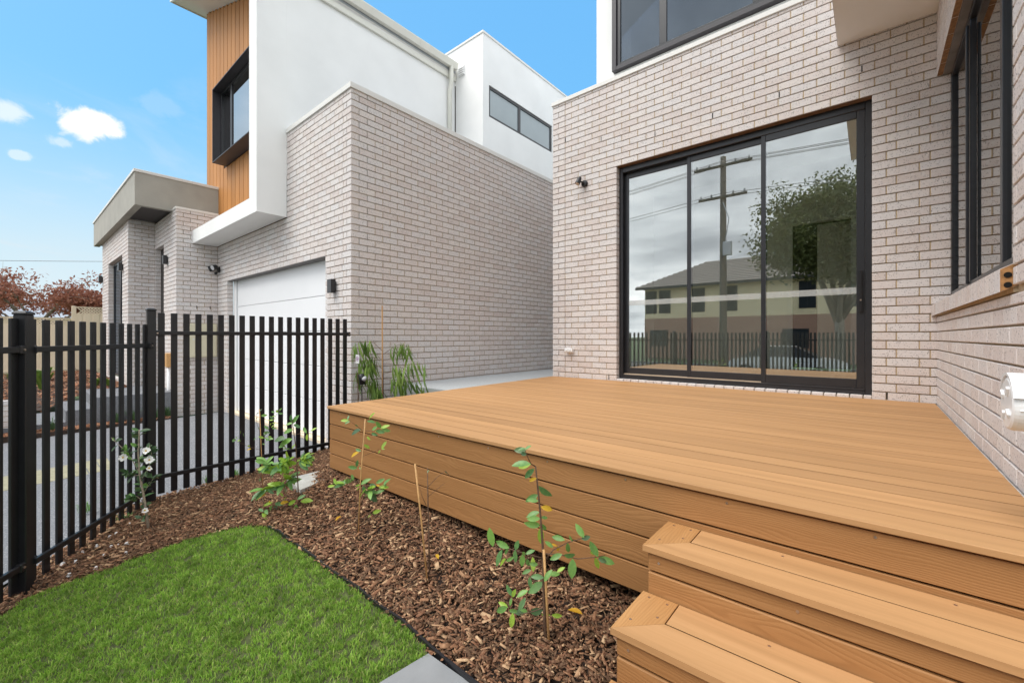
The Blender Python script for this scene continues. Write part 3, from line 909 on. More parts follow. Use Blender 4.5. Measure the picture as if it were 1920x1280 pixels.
# timber look cladding: one board each
CYP = 3.0
cb0, cb1 = -11.79, WX - .311
nb = 18; bwid = (cb1 - cb0) / nb
WB = (-10.45, -7.8, 3.60, 5.12)
for i in range(nb):
    x0 = cb0 + i * bwid; x1 = x0 + bwid - .020
    xm = (x0 + x1) / 2
    parts = [(2.19, WB[2] - .01), (WB[3] + .01, rz(xm) - .01)] if x1 > WB[0] and x0 < WB[1] else [(2.19, rz(xm) - .01)]
    for (za, zb) in parts:
        h = zb - za; me = MB(); me.cbox((-h / 2, -bwid / 2 + .010, -.012), (h / 2, bwid / 2 - .010, .012), .004)
        mm = me.mesh('cladding_board'); o = put('cladding_board', mm, (xm, CYP + .012, (za + zb) / 2), M['clad'], town)
        o.rotation_mode = 'QUATERNION'; o.rotation_quaternion = Matrix(((0, 1, 0), (0, 0, -1), (1, 0, 0))).transposed().to_quaternion() if False else Matrix(((0, 1, 0), (0, 0, 1), (1, 0, 0))).to_quaternion()
m = MB(); m.prism([(cb0, CYP + .02, 2.0), (cb1 + .3, CYP + .02, 2.0), (cb1 + .3, CYP + .02, rz(cb1 + .3) - .02), (cb0, CYP + .02, rz(cb0) - .02)], (0, .1, 0)); obj('cladding_backing', m, M['int_dark'], town)
m = MB(); m.box((cb0 - .004, CYP + .0, 2.0), (cb0 + .0, 9, rz(cb0) - .02)); obj('end_wall', m, M['clad'], town)
# projecting dark window box with its panes
wbx0, wbx1, wbz0, wbz1 = WB
m = MB(); yb = 2.75
m.cbox((wbx0, yb, wbz0), (wbx0 + .02, CYP + .05, wbz1), .002); m.cbox((wbx1 - .02, yb, wbz0), (wbx1, CYP + .05, wbz1), .002)
m.cbox((wbx0 + .0205, yb, wbz0), (wbx1 - .0205, CYP + .05, wbz0 + .02), .002); m.cbox((wbx0 + .0205, yb, wbz1 - .02), (wbx1 - .0205, CYP + .05, wbz1), .002)
obj('window_box', m, M['dkbox'], town)
window(town, 'Y', 2.90, wbx0 + .021, wbx1 - .021, wbz0 + .021, wbz1 - .021, [-9.82, -8.6], M['glass_clad'], .05, .06, 1, .09, fm=M['frame'])
# roof: raked soffit, fascia, gutter, downpipe
m = MB(); ex0 = -12.25
m.prism([(ex0, WY - .02, rz(ex0)), (WX + .05, WY - .02, rz(WX + .05)), (WX + .05, WY - .02, rz(WX + .05) + .05), (ex0, WY - .02, rz(ex0) + .05)], (0, 4.06, 0)); obj('soffit', m, M['soffit'], town)
m = MB(); m.prism([(ex0 - .02, WY - .06, rz(ex0) - .02), (WX + .05, WY - .06, rz(WX + .05) - .02), (WX + .05, WY - .06, rz(WX + .05) + .22), (ex0 - .02, WY - .06, rz(ex0) + .22)], (0, .038, 0))
m.prism([(ex0 - .02, WY - .02, rz(ex0) - .02), (ex0, WY - .02, rz(ex0) - .02), (ex0, WY - .02, rz(ex0) + .2), (ex0 - .02, WY - .02, rz(ex0) + .2)], (0, 4.06, 0)); obj('fascia_board', m, M['gutter'], town)
m = MB(); m.prism([(ex0, WY - .02, rz(ex0) + .06), (WX + .05, WY - .02, rz(WX + .05) + .06), (WX + .05, WY - .02, rz(WX + .05) + .2), (ex0, WY - .02, rz(ex0) + .2)], (0, 4.06, 0)); obj('roof', m, M['metalroof'], town)
m = MB(); gx = WX + .055; zt = 6.07
prof = [(gx, zt), (gx + .005, zt - .13), (gx + .085, zt - .13), (gx + .125, zt - .015), (gx + .125, zt), (gx + .112, zt), (gx + .08, zt - .122), (gx + .012, zt - .122), (gx + .010, zt)]
m.prism([(a, WY - .02, b) for a, b in prof], (0, 6.50 - WY, 0)); obj('gutter', m, M['gutter'], town)
m = MB(); m.box((WX + .001, WY - .02, 5.74), (WX + .05, 6.525, 5.96)); obj('eaves_board', m, M['gutter'], town)
m = MB()
for y in (4.35, 5.45): m.prism([(a + (.004 if a > gx + .05 else -.002), y, b - .003) for a, b in prof[:5]], (0, .02, 0))
obj('gutter_joint', m, M['gutter'], town)
m = MB(); yy = 6.33
m.tube([(WX + .11, yy, 5.96), (WX + .11, yy, 5.62), (WX + .055, yy, 5.42), (WX + .055, yy, GTOP - .3)], .048, 14); obj('downpipe', m, M['gutter'], town, smooth=True)
# rear white block
BX, BYY, BT = -6.33, 6.54, 6.47
op = (6.73, 9.11, 4.76, 5.448)
m = MB(); m.box((-12, BYY, 2.9), (BX - .15, BYY + .15, BT))
for a, b, c, d in ((BYY, op[0], 2.9, BT), (op[1], 13.5, 2.9, BT), (op[0], op[1], 2.9, op[2]), (op[0], op[1], op[3], BT)): m.box((BX - .15 if a > BYY else BX - .1495, a, c), (BX, b, d))
m.box((-12, BYY + .151, BT - .1), (BX - .151, 13.5, BT - .02)); obj('rear_wall', m, M['render'], town)
m = MB(); m.cbox((-12, BYY - .02, BT), (BX + .02, BYY + .17, BT + .05), .004); m.cbox((BX - .17, BYY + .1705, BT), (BX + .02, 13.6, BT + .05), .004); obj('capping', m, M['capping'], town)
window(town, 'X', BX - .02, op[0], op[1], op[2], op[3], [7.80], M['glass_frost'], .06, .08, -1, .09)
m = MB(); m.box((BX - .9, op[0] - .2, op[2] - .2), (BX - .85, op[1] + .2, op[3] + .2)); obj('unlit_room_backing', m, M['int_dark'], town)  # dark sheet in place of an unlit room
m = MB(); m.cbox((-7.06, BYY - .03, 5.80), (-6.88, BYY - .001, 6.0), .003)
vo = obj('vent', m, M['white'], town)
for i in range(4):
    m = MB(); m.prism([(-7.05, BYY - .05, 5.815 + i * .045), (-7.05, BYY - .031, 5.85 + i * .045), (-7.05, BYY - .031, 5.815 + i * .045)], (.16, 0, 0)); obj('louvre', m, M['white'], vo)
# entry canopy
m = MB(); m.box((-17, 1.61, 2.58), (-10.96, 1.73, 3.22)); m.box((-11.08, 1.7305, 2.58), (-10.96, 3.02, 3.22)); obj('canopy_fascia', m, M['render_grey'], town)
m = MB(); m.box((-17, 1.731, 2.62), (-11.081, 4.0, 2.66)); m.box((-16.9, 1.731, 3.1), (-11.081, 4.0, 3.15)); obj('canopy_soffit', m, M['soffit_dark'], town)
m = MB(); m.cbox((-17.02, 1.59, 3.22), (-10.94, 1.78, 3.275), .004); m.cbox((-11.13, 1.7805, 3.22), (-10.94, 3.02, 3.275), .004); obj('capping', m, M['capping'], town)
m = MB(); m.cbox((-10.95, EY - .015, ET), (EX + .015, GY + .02, ET + .045), .004); obj('capping', m, M['capping'], town)
m = MB(); m.box((ES[0] + .002, EY + .10, ES[2]), (ES[1] - .002, EY + .14, ES[3] - .01)); obj('entry_door', m, M['int_dark'], town)
window(town, 'Y', RY + .10, EW[0] + .003, EW[1] - .003, EW[2] + .003, EW[3] - .003, [-14.4], M['glass_up'], .06, .06, 1, .09)
m = MB(); m.box((EW[0], RY + .9, EW[2]), (EW[1], RY + .95, EW[3])); obj('unlit_room_backing', m, M['int_dark'], town)  # room shade behind the entry window, put in as a near-black sheet
# ------------------------------------------------------------------ deck and steps
def board(name, parent, a, b, mat, along='X', c=.004, z_up=True):
    """one board; grain along its local x"""
    a = np.array(a, float); b = np.array(b, float); lo = np.minimum(a, b); hi = np.maximum(a, b); e = hi - lo; cen = (lo + hi) / 2
    m = MB()
    if along == 'X': m.cbox(-e / 2, e / 2, c); rot = None
    else: m.cbox((-e[1] / 2, -e[0] / 2, -e[2] / 2), (e[1] / 2, e[0] / 2, e[2] / 2), c); rot = (0, 0, math.pi / 2)
    return put(name, m.mesh(name), cen, mat, parent, rot)


def grooved(name, parent, x0, x1, y0, y1, zt, mat, th=.023):
    cen = np.array(((x0 + x1) / 2, (y0 + y1) / 2, zt - th / 2)); w2 = (y1 - y0) / 2; h = th / 2; L2 = (x1 - x0) / 2
    m = MB(); m.prism([(-L2, -w2, h), (-L2, -w2, h - .0010), (-L2, -w2 + .014, h - .0050), (-L2, -w2 + .014, -h), (-L2, w2, -h), (-L2, w2, h)], (2 * L2, 0, 0))
    return put(name, m.mesh(name), cen, mat, parent)


deck = thing('timber_deck', 'wide brown timber deck with horizontal board skirting below the sliding door', 'deck', (-1.7, 3.8, -1.2))
def dk_left(y): return -3.795 - (y - 1.885) * .036
DX1 = XR - .012
y = 1.885; i = 0
while y < YD - .05:
    y1 = min(y + .1350, YD - .012)
    if i: grooved('deck_board', deck, dk_left(y), DX1, y, y1, DZ + random.uniform(-.0006, .0004), M['deck'])
    else: board('deck_board', deck, (dk_left(y), y, DZ - .023), (DX1, y1, DZ + .0005), M['deck'], c=.002)
    y += .1405; i += 1
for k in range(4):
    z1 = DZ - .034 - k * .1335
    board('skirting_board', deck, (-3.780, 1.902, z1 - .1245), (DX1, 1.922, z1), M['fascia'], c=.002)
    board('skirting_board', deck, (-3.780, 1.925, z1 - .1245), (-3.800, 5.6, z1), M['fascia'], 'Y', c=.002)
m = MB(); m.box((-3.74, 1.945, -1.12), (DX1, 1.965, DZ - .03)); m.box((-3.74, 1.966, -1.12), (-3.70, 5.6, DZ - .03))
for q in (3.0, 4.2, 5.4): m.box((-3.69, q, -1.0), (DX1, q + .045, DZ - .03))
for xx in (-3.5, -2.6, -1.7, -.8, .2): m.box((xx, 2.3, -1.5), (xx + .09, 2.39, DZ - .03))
obj('frame', m, M['hole'], deck)  # frame coloured near black so the board gaps read as deep shade


def screws(parent, pts, n):
    m = MB()
    for p in pts:
        p = np.array(p); m.tube([p - np.array(n) * .002, p + np.array(n) * .0012], .0048, 10)
    o = obj('screws', m, M['screw'], parent); o['kind'] = 'stuff'


screws(deck, [(x_ + random.uniform(-.01, .01), 1.9015, z_) for x_ in np.arange(-3.6, .45, .45) for z_ in (DZ - .05,)], (0, -1, 0))
steps = thing('deck_steps', 'three brown timber steps with mitred corners leading up to the deck', 'steps', (.3, 1.4, -1.35))
SX0, SX1 = -.692, 1.6
for k, (zt_, yb) in enumerate(((-.818, 1.899), (-1.003, 1.628), (-1.188, 1.357))):
    yf = yb - .281; wd = .137
    # mitred front board
    m = MB(); L = SX1 - SX0; cx = (SX0 + SX1) / 2; cyy = yf + wd / 2
    m.prism([(SX0 - cx, yf - cyy, -.0115), (SX1 - cx, yf - cyy, -.0115), (SX1 - cx, yf + wd - cyy, -.0115), (SX0 + wd - cx, yf + wd - cyy, -.0115)], (0, 0, .023))
    put('tread_board', m.mesh('tread_board'), (cx, cyy, zt_ - .0115), M['deck'], steps)
    # mitred end board, grain along y
    m = MB(); cy2 = (yf + yb) / 2; cx2 = SX0 + wd / 2
    pts = [(SX0 + .0008, yf + .0015), (SX0 + wd - .001, yf + wd + .0008), (SX0 + wd - .001, yb - .002), (SX0, yb - .002)]
    m.prism([((p[1] - cy2), -(p[0] - cx2), -.0115) for p in pts], (0, 0, .023))
    put('end_board', m.mesh('end_board'), (cx2, cy2, zt_ - .0115), M['end_board'], steps, (0, 0, math.pi / 2))
    grooved('tread_board', steps, SX0 + wd + .004, SX1, yf + wd + .0055, yb - .002, zt_, M['deck'])
    # riser boards
    zr = zt_ - .031
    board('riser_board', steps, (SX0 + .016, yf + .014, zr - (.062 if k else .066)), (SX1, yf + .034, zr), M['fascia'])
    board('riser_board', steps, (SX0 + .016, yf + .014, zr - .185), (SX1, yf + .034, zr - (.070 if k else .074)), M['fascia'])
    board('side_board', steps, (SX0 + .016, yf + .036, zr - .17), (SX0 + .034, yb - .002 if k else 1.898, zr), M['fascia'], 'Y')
    m = MB(); m.box((SX0 + .037, yf + .037, zr - .18), (SX1, yf + .07, zr - .001)); obj('riser_backing', m, M['hole'], steps)  # near-black sheet puts the shade of the riser gaps into colour
    sp = []
    for (a_, b_) in ((.03, .03), (.03, wd - .03)):
        pass
    sp = [(SX0 + .035, yf + .085, zt_), (SX0 + .105, yf + .155, zt_), (SX0 + .035, yb - .03, zt_), (SX0 + .105, yb - .03, zt_)]
    sp += [(SX0 + wd + .3 + .45 * j, yb - .03, zt_) for j in range(4)]
    screws(steps, sp, (0, 0, 1))
    screws(steps, [(SX0 + .06 + .45 * j, yf + .0135, zr - .028) for j in range(5)], (0, -1, 0))

# ------------------------------------------------------------------ garden: edging, paver, mulch chips, grass
def ribbon(name, pts, h0, h1, th, mat):
    m = MB(); P = [np.array(p[:2]) for p in pts]
    vs = []; n = len(P)
    for i in range(n):
        t = P[min(i + 1, n - 1)] - P[max(i - 1, 0)]; t /= np.linalg.norm(t) + 1e-9; nn = np.array((-t[1], t[0])) * th / 2
        z = float(gz(*P[i]))
        vs += [(*(P[i] + nn), z + h0), (*(P[i] - nn), z + h0), (*(P[i] - nn), z + h1), (*(P[i] + nn), z + h1)]
    fs = []
    for i in range(n - 1):
        for j in range(4): fs.append((4 * i + j, 4 * i + (j + 1) % 4, 4 * i + 4 + (j + 1) % 4, 4 * i + 4 + j))
    fs += [(3, 2, 1, 0), (4 * n - 4, 4 * n - 3, 4 * n - 2, 4 * n - 1)]
    return obj(name, m.add(vs, fs), mat)


edge_pts = [gpx(u, v)[:2] for u, v in ((500, 990), (521, 999), (542, 1017), (583, 1045), (625, 1078), (667, 1105), (708, 1140), (750, 1167), (800, 1215), (850, 1257), (884, 1284))]
dlast = edge_pts[-1] - edge_pts[-2]; edge_pts += [edge_pts[-1] + dlast * 3]
tag(ribbon('lawn_edging', [np.array(p) + (.012, .004) for p in edge_pts], -.06, .022, .012, M['black']), 'thin black strip edging between the lawn and the bark mulch', 'lawn edging')
# concrete paver
ct = np.array(c_top); dl = np.array(c_l) - ct; dl /= np.linalg.norm(dl); dr = np.array(c_r) - ct; dr /= np.linalg.norm(dr)
q = [ct, ct + dr * .62, ct + dr * .62 + dl * .8, ct + dl * .8]
zz = float(gz(*ct)) + .012
m = MB(); m.prism([(*p, zz - .06) for p in q], (0, 0, .06))
tag(obj('paver', m, M['conc']), 'smooth grey concrete paver at the corner of the lawn beside the edging', 'paver')


def scatter(poly, n, holes=()):
    poly = np.array([p[:2] for p in poly]); lo, hi = poly.min(0), poly.max(0)
    out = np.zeros((0, 2))
    while len(out) < n:
        c = rng.uniform(lo, hi, (n * 2, 2)); k = inside(c[:, 0], c[:, 1], poly)
        for h in holes: k &= ~inside(c[:, 0], c[:, 1], h)
        out = np.vstack([out, c[k]])
    return out[:n]


def chips(name, poly, n, zf, mat, label_kind='stuff', holes=(), smin=.012, smax=.045, lift=.0, keep=None):
    xy = scatter(poly, n, holes)
    if keep is not None: xy = xy[keep(xy)]
    n = len(xy); z = zf(xy[:, 0], xy[:, 1])
    L = smin + (smax - smin) * rng.uniform(0, 1, n) ** 1.7 * rng.choice([1, 1, 1.35], n); W = L * rng.uniform(.16, .62, n); T = rng.uniform(.002, .006, n)
    yaw = rng.uniform(0, 2 * np.pi, n); pt = rng.normal(0, .30, n); rl = rng.normal(0, .35, n)
    cy, sy, cp, sp, cr, sr = np.cos(yaw), np.sin(yaw), np.cos(pt), np.sin(pt), np.cos(rl), np.sin(rl)
    ax = np.stack([cy * cp, sy * cp, sp], 1); ay = np.stack([-sy * cr + cy * sp * -sr, cy * cr + sy * sp * -sr, sr * cp], 1); az = np.cross(ax, ay)
    c = np.stack([xy[:, 0], xy[:, 1], z + rng.uniform(-.006, .022, n) + lift], 1)
    corners = np.array([(-1, -.5, -1), (1, -.8, -1), (1, .6, -1), (-1, .9, -1), (-.9, -.45, 1), (.95, -.7, 1), (.9, .5, 1), (-1, .8, 1)]) * .5
    jit = 1 + rng.uniform(-.25, .25, (n, 8, 3))
    V = (c[:, None, :] + (corners[None, :, 0:1] * jit[:, :, 0:1] * L[:, None, None]) * ax[:, None, :] + (corners[None, :, 1:2] * jit[:, :, 1:2] * W[:, None, None]) * ay[:, None, :]
         + (corners[None, :, 2:3] * T[:, None, None]) * az[:, None, :]).reshape(-1, 3)
    q = np.array([(4, 5, 6, 7), (0, 1, 5, 4), (1, 2, 6, 5), (2, 3, 7, 6), (3, 0, 4, 7)])
    Fa = (np.arange(n)[:, None, None] * 8 + q[None]).reshape(-1, 4)
    return tag(npmesh(name, V, Fa, mat), kind='stuff')


vis = lambda xy: (xy @ F_[:2] > .35)
lawn_np = np.array([p[:2] for p in lawn])
steps_poly = np.array([(SX0, 1.08), (3, 1.08), (3, 2.5), (SX0, 2.5)]); pav_poly = np.array([ct - dl * .02 - dr * .02, ct + dr * .64 - dl * .02, ct + dr * .64 + dl * .8, ct + dl * .8 - dr * .02])
near_poly = [np.array((-5.26, .72)), np.array((-5.26, 2.9)), np.array((-3.7, 2.9)), np.array((-3.7, 2.25)), np.array((.0, 2.25)), np.array((-.3, .3)), np.array((-1.2, -.6)), FP1 + FD * 2.4 + (-.05, -.10), FP1 + (-.1, -.12)]
tag(chips('bark_mulch', near_poly, 66000, gz, M['chips'], holes=[lawn_np, steps_poly, pav_poly], smin=.008, smax=.046, keep=vis), 'brown bark chips spread over the garden bed', 'bark mulch')
willow_bed = [(-5.2, 2.9), (-5.2, 3.6), (-3.95, 3.6), (-3.85, 2.9)]
tag(chips('gravel', willow_bed, 2500, gz, M['gravel'], smin=.008, smax=.02), 'dark gravel by the narrow-leaved plant', 'gravel')


def grass(name, poly, n, mat, hmin=.010, hmax=.025):
    k = 12; xc = scatter(poly, n // k); hc = rng.uniform(.55, 1.25, len(xc)); xy = np.repeat(xc, k, 0) + rng.normal(0, .0085, (len(xc) * k, 2)); hf = np.repeat(hc, k)
    kp = vis(xy) & (np.abs(xy @ R_[:2]) < 1.35 * (xy @ F_[:2]) + .15) & inside(xy[:, 0], xy[:, 1], np.array([p[:2] for p in poly])); xy = xy[kp]; hf = hf[kp]
    n = len(xy); z = gz(xy[:, 0], xy[:, 1])
    tone = np.sin(xy[:, 0] * 9 + 2 * np.sin(xy[:, 1] * 7)) * np.sin(xy[:, 1] * 11)
    h = rng.uniform(hmin, hmax, n) * (1 + .15 * tone) * hf; wd = rng.uniform(.0011, .0023, n); yaw = rng.uniform(0, 2 * np.pi, n)
    lean = rng.uniform(.1, 1.15, n) * h; ld = rng.uniform(0, 2 * np.pi, n)
    sx_, sy_ = np.cos(yaw) * wd, np.sin(yaw) * wd; lx, ly = np.cos(ld) * lean, np.sin(ld) * lean
    zz0 = z - .004
    P = [np.stack([xy[:, 0] - sx_, xy[:, 1] - sy_, zz0], 1), np.stack([xy[:, 0] + sx_, xy[:, 1] + sy_, zz0], 1),
         np.stack([xy[:, 0] + sx_ * .8 + lx * .35, xy[:, 1] + sy_ * .8 + ly * .35, z + h * .6], 1), np.stack([xy[:, 0] - sx_ * .8 + lx * .35, xy[:, 1] - sy_ * .8 + ly * .35, z + h * .6], 1),
         np.stack([xy[:, 0] + sx_ * .12 + lx, xy[:, 1] + sy_ * .12 + ly, z + h], 1), np.stack([xy[:, 0] - sx_ * .12 + lx, xy[:, 1] - sy_ * .12 + ly, z + h], 1)]
    V = np.stack(P, 1).reshape(-1, 3)
    Fa = (np.arange(n)[:, None, None] * 6 + np.array([(0, 1, 2, 3), (3, 2, 4, 5)])[None]).reshape(-1, 4)
    return tag(npmesh(name, V, Fa, mat), kind='stuff')


tag(grass('grass', lawn, 230000, M['grass']), 'short green lawn grass in front of the deck', 'grass')

# white pebbles and fallen leaves lying in the mulch
for (u, v) in ((182, 1026), (155, 1038), (208, 1028), (222, 1025), (238, 1022), (195, 1044), (236, 1040), (142, 1056), (130, 1081), (180, 1068), (243, 985), (206, 1009), (218, 1003), (118, 1060)):
    p = gpx(u, v); m = MB(); r = random.uniform(.010, .018)
    ring = [(p[0] + r * random.uniform(.8, 1.5) * math.cos(t), p[1] + r * random.uniform(.7, 1.2) * math.sin(t)) for t in np.linspace(0, 2 * math.pi, 8, endpoint=False)]
    vs = [(*a, p[2] + .008) for a in ring] + [(p[0] + (a[0] - p[0]) * .55, p[1] + (a[1] - p[1]) * .55, p[2] + .024) for a in ring]
    m.add(vs, [tuple(range(8, 16))] + [(i, (i + 1) % 8, 8 + (i + 1) % 8, 8 + i) for i in range(8)])
    tag(obj('pebble', m, M['stone']), 'small white stone lying on the mulch between the lawn and the black fence', 'stone', 'white stones by the fence')

# ------------------------------------------------------------------ leaves and saplings
def leaf_mesh(name, ratio, fold, droop, seg=5):
    m = MB(); vs = []; fs = []
    for i in range(seg + 1):
        t = i / seg; wd = ratio * .5 * (math.sin(math.pi * min(1, t * .93 + .04)) ** .8) if 0 < i < seg else .012
        z = -droop * t * t
        vs += [(-wd, t, z + fold * wd), (0, t, z), (wd, t, z + fold * wd)]
    for i in range(seg):
        a = 3 * i
        fs += [(a, a + 1, a + 4, a + 3), (a + 1, a + 2, a + 5, a + 4)]
    m.add(vs, fs); return m.mesh(name, smooth=True)


LEAF = {}
for key, mm_, args in (('leaf', 'leaf', (.42, .35, .16)), ('lime', 'leaf_lime', (.40, .3, .10)), ('yellow', 'leaf_yellow', (.40, .45, .2)), ('dark', 'leaf_dark', (.52, .3, .2)),
                       ('willow', 'leaf_willow', (.12, .2, .25)), ('flat', 'leaf', (.46, .12, .05))):
    me = leaf_mesh('leaf', *args); me.materials.append(M[mm_]); LEAF[key] = me


def place_leaf(parent, kind, base, direction, length, nrm=None):
    d_ = Vector(direction).normalized()
    n_ = Vector(nrm) if nrm is not None else Vector((random.uniform(-.5, .5), -.5 + random.uniform(-.5, .5), .7))
    x_ = d_.cross(n_)
    if x_.length < .1: x_ = d_.cross(Vector((1, 0, 0)))
    x_.normalize(); z_ = x_.cross(d_)
    o = bpy.data.objects.new('leaf', LEAF[kind]); C.objects.link(o)
    o.parent = parent; o.location = tuple(np.array(base) - WORLD[parent.name])
    o.rotation_mode = 'QUATERNION'; o.rotation_quaternion = Matrix((x_, d_, z_)).transposed().to_quaternion(); o.scale = (length,) * 3
    return o


for (u, v, kind, L_, lb) in ((1092, 1163, 'yellow', .075, 'large pale yellow fallen leaf on the mulch close to the bottom step'), (818, 1048, 'yellow', .05, 'small yellow fallen leaf right of the bare stick and its stake'),
                             (1002, 1122, 'yellow', .055, 'tan fallen leaf on the mulch at the foot of the tallest sapling'), (640, 975, 'yellow', .06, 'orange fallen leaf left of the slender staked sapling')):
    p = gpx(u, v) + np.array((0, 0, .03)); ft = thing('fallen_leaf', lb, 'leaf', p, 'fallen leaves on the mulch')
    lf = place_leaf(ft, kind, p, (random.uniform(-1, 1), random.uniform(-1, 1), .08), L_, (0, -.1, 1)); lf.name = 'blade'


def onplane(z, u, v, dd=0.0): return ray(u, v) * (z + dd)


def sapling(name, label, base, stems, stakes=(), leaves=(), auto=None, group=None, cat='plant', stem_mat='stem', base_r=.006):
    """base: measured foot on the ground; stems / stakes: polylines; leaves: (u, v, u_tip, v_tip, kind)"""
    b = gpx(*base); dep = float(b @ F_)
    t = thing(name, label, cat, b, group)
    P = {}
    for i, (pl, r0, r1) in enumerate(stems):
        offs = np.linspace(0, random.uniform(-.08, .08) if i else 0.0, len(pl))
        pts = [onplane(dep, u, v, o) for (u, v), o in zip(pl, offs)]
        if i == 0: pts[0] = pts[0] - np.array((0, 0, .05))
        m = MB(); m.tube(pts, list(np.linspace(r0, r1, len(pts))), 7); obj('stem' if i == 0 else 'branch', m, M[stem_mat], t, smooth=True)
        P[i] = pts
    for (pl, r) in stakes:
        pts = [onplane(dep - .012, u, v) for u, v in pl]; pts[0] = pts[0] - np.array((0, 0, .08))
        m = MB(); m.tube(pts, r, 8); obj('stake', m, M['stake'], t, smooth=True)
    for (u0, v0, u1, v1, kind) in leaves:
        dd = random.uniform(-.05, .05)
        p0 = onplane(dep, u0, v0, dd); p1 = onplane(dep, u1, v1, dd + random.uniform(-.02, .02))
        place_leaf(t, kind, p0, p1 - p0, np.linalg.norm(p1 - p0), (random.uniform(-.45, .45) + .25, -.75, random.uniform(.1, .9)))
    if auto:
        for (bi, n, lmin, lmax, kinds, spread) in auto:
            pts = P[bi]
            for k in range(n):
                f = random.uniform(.18, 1.0) * (len(pts) - 1); i = min(int(f), len(pts) - 2); p = pts[i] + (pts[i + 1] - pts[i]) * (f - i)
                ax = pts[-1] - pts[0]; ax = ax / np.linalg.norm(ax)
                dv = ax * random.uniform(.1, .8) + np.array((random.uniform(-1, 1), random.uniform(-1, 1), random.uniform(-.55, .6))) * spread
                place_leaf(t, random.choice(kinds), p, dv, random.uniform(lmin, lmax), (random.uniform(-.6, .6), -.6, random.uniform(.2, 1)))
    return t, dep, P


def cr(x, y): return (880 + x / 3.047, 820 + y / 3.047)
def mapc(l): return [cr(*p) for p in l]


stem6 = mapc([(440, 1168), (428, 1000), (424, 850), (422, 680), (412, 520), (400, 380), (388, 260), (378, 165)])
br6 = [mapc([(378, 165), (352, 150), (328, 100), (318, 70)]), mapc([(420, 688), (330, 665), (230, 635), (135, 628)]), mapc([(430, 700), (480, 640), (560, 600), (640, 575), (668, 568)]),
       mapc([(424, 662), (520, 668), (620, 692), (720, 682), (775, 672)]), mapc([(430, 968), (370, 990), (300, 1008), (255, 1005)])]
LV = [(318, 70, 352, 42, 'leaf'), (322, 62, 275, 70, 'leaf'), (330, 95, 288, 90, 'dark'), (325, 75, 255, 68, 'dark'), (350, 150, 240, 150, 'leaf'), (352, 150, 278, 172, 'lime'), (372, 178, 312, 232, 'leaf'),
      (384, 232, 338, 248, 'yellow'), (396, 275, 470, 345, 'leaf'), (392, 325, 320, 365, 'leaf'), (394, 362, 330, 352, 'leaf'), (408, 395, 480, 412, 'yellow'), (402, 425, 322, 450, 'leaf'), (404, 462, 330, 464, 'leaf'),
      (408, 455, 450, 458, 'leaf'), (406, 500, 316, 492, 'leaf'), (412, 490, 438, 535, 'leaf'), (408, 512, 408, 608, 'lime'), (135, 622, 112, 515, 'flat'), (228, 630, 150, 592, 'leaf'), (188, 640, 150, 735, 'flat'),
      (225, 632, 198, 668, 'leaf'), (262, 642, 280, 586, 'flat'), (262, 640, 262, 715, 'flat'), (300, 655, 326, 668, 'leaf'), (322, 665, 372, 640, 'leaf'), (305, 665, 300, 738, 'flat'), (252, 680, 210, 708, 'leaf'),
      (210, 690, 170, 732, 'lime'), (352, 755, 300, 775, 'leaf'), (365, 765, 362, 682, 'lime'), (330, 690, 340, 740, 'leaf'), (392, 725, 345, 720, 'leaf'), (545, 585, 470, 562, 'leaf'), (500, 618, 470, 606, 'yellow'),
      (498, 620, 515, 652, 'yellow'), (478, 628, 432, 590, 'leaf'), (562, 600, 565, 662, 'leaf'), (530, 665, 460, 695, 'leaf'), (540, 668, 610, 678, 'leaf'), (590, 690, 585, 808, 'flat'), (655, 572, 608, 492, 'leaf'),
      (640, 578, 692, 566, 'dark'), (590, 592, 570, 560, 'leaf'), (735, 680, 688, 592, 'flat'), (725, 660, 690, 655, 'lime'), (742, 682, 832, 722, 'leaf'), (720, 682, 738, 752, 'lime'), (735, 688, 785, 712, 'dark'),
      (500, 768, 545, 738, 'lime'), (428, 822, 468, 752, 'leaf'), (452, 780, 518, 776, 'leaf'), (425, 800, 350, 790, 'leaf'), (352, 858, 342, 800, 'leaf'), (422, 825, 335, 888, 'flat'), (335, 872, 268, 905, 'leaf'),
      (250, 905, 208, 842, 'leaf'), (245, 910, 262, 868, 'lime'), (282, 985, 318, 915, 'leaf'), (232, 960, 240, 915, 'leaf'), (220, 968, 165, 938, 'lime'), (218, 965, 150, 998, 'leaf'), (225, 985, 278, 995, 'leaf'),
      (290, 985, 335, 990, 'leaf'), (262, 1005, 330, 980, 'dark'), (248, 1000, 238, 1090, 'lime'), (462, 1012, 412, 1010, 'lime'), (470, 1012, 532, 1020, 'lime'), (420, 985, 345, 1000, 'dark'), (440, 755, 420, 740, 'leaf')]
sapling('sapling', 'tallest sapling with large leaves in the mulch nearest the steps', (1026, 1203), [(stem6, .0075, .0032)] + [(b, .0028, .0012) for b in br6],
        [(mapc([(460, 1165), (440, 900), (425, 640)]), .0055)], [(*cr(a, b), *cr(c, d), k) for a, b, c, d, k in LV], group='young saplings in the mulch', cat='sapling')
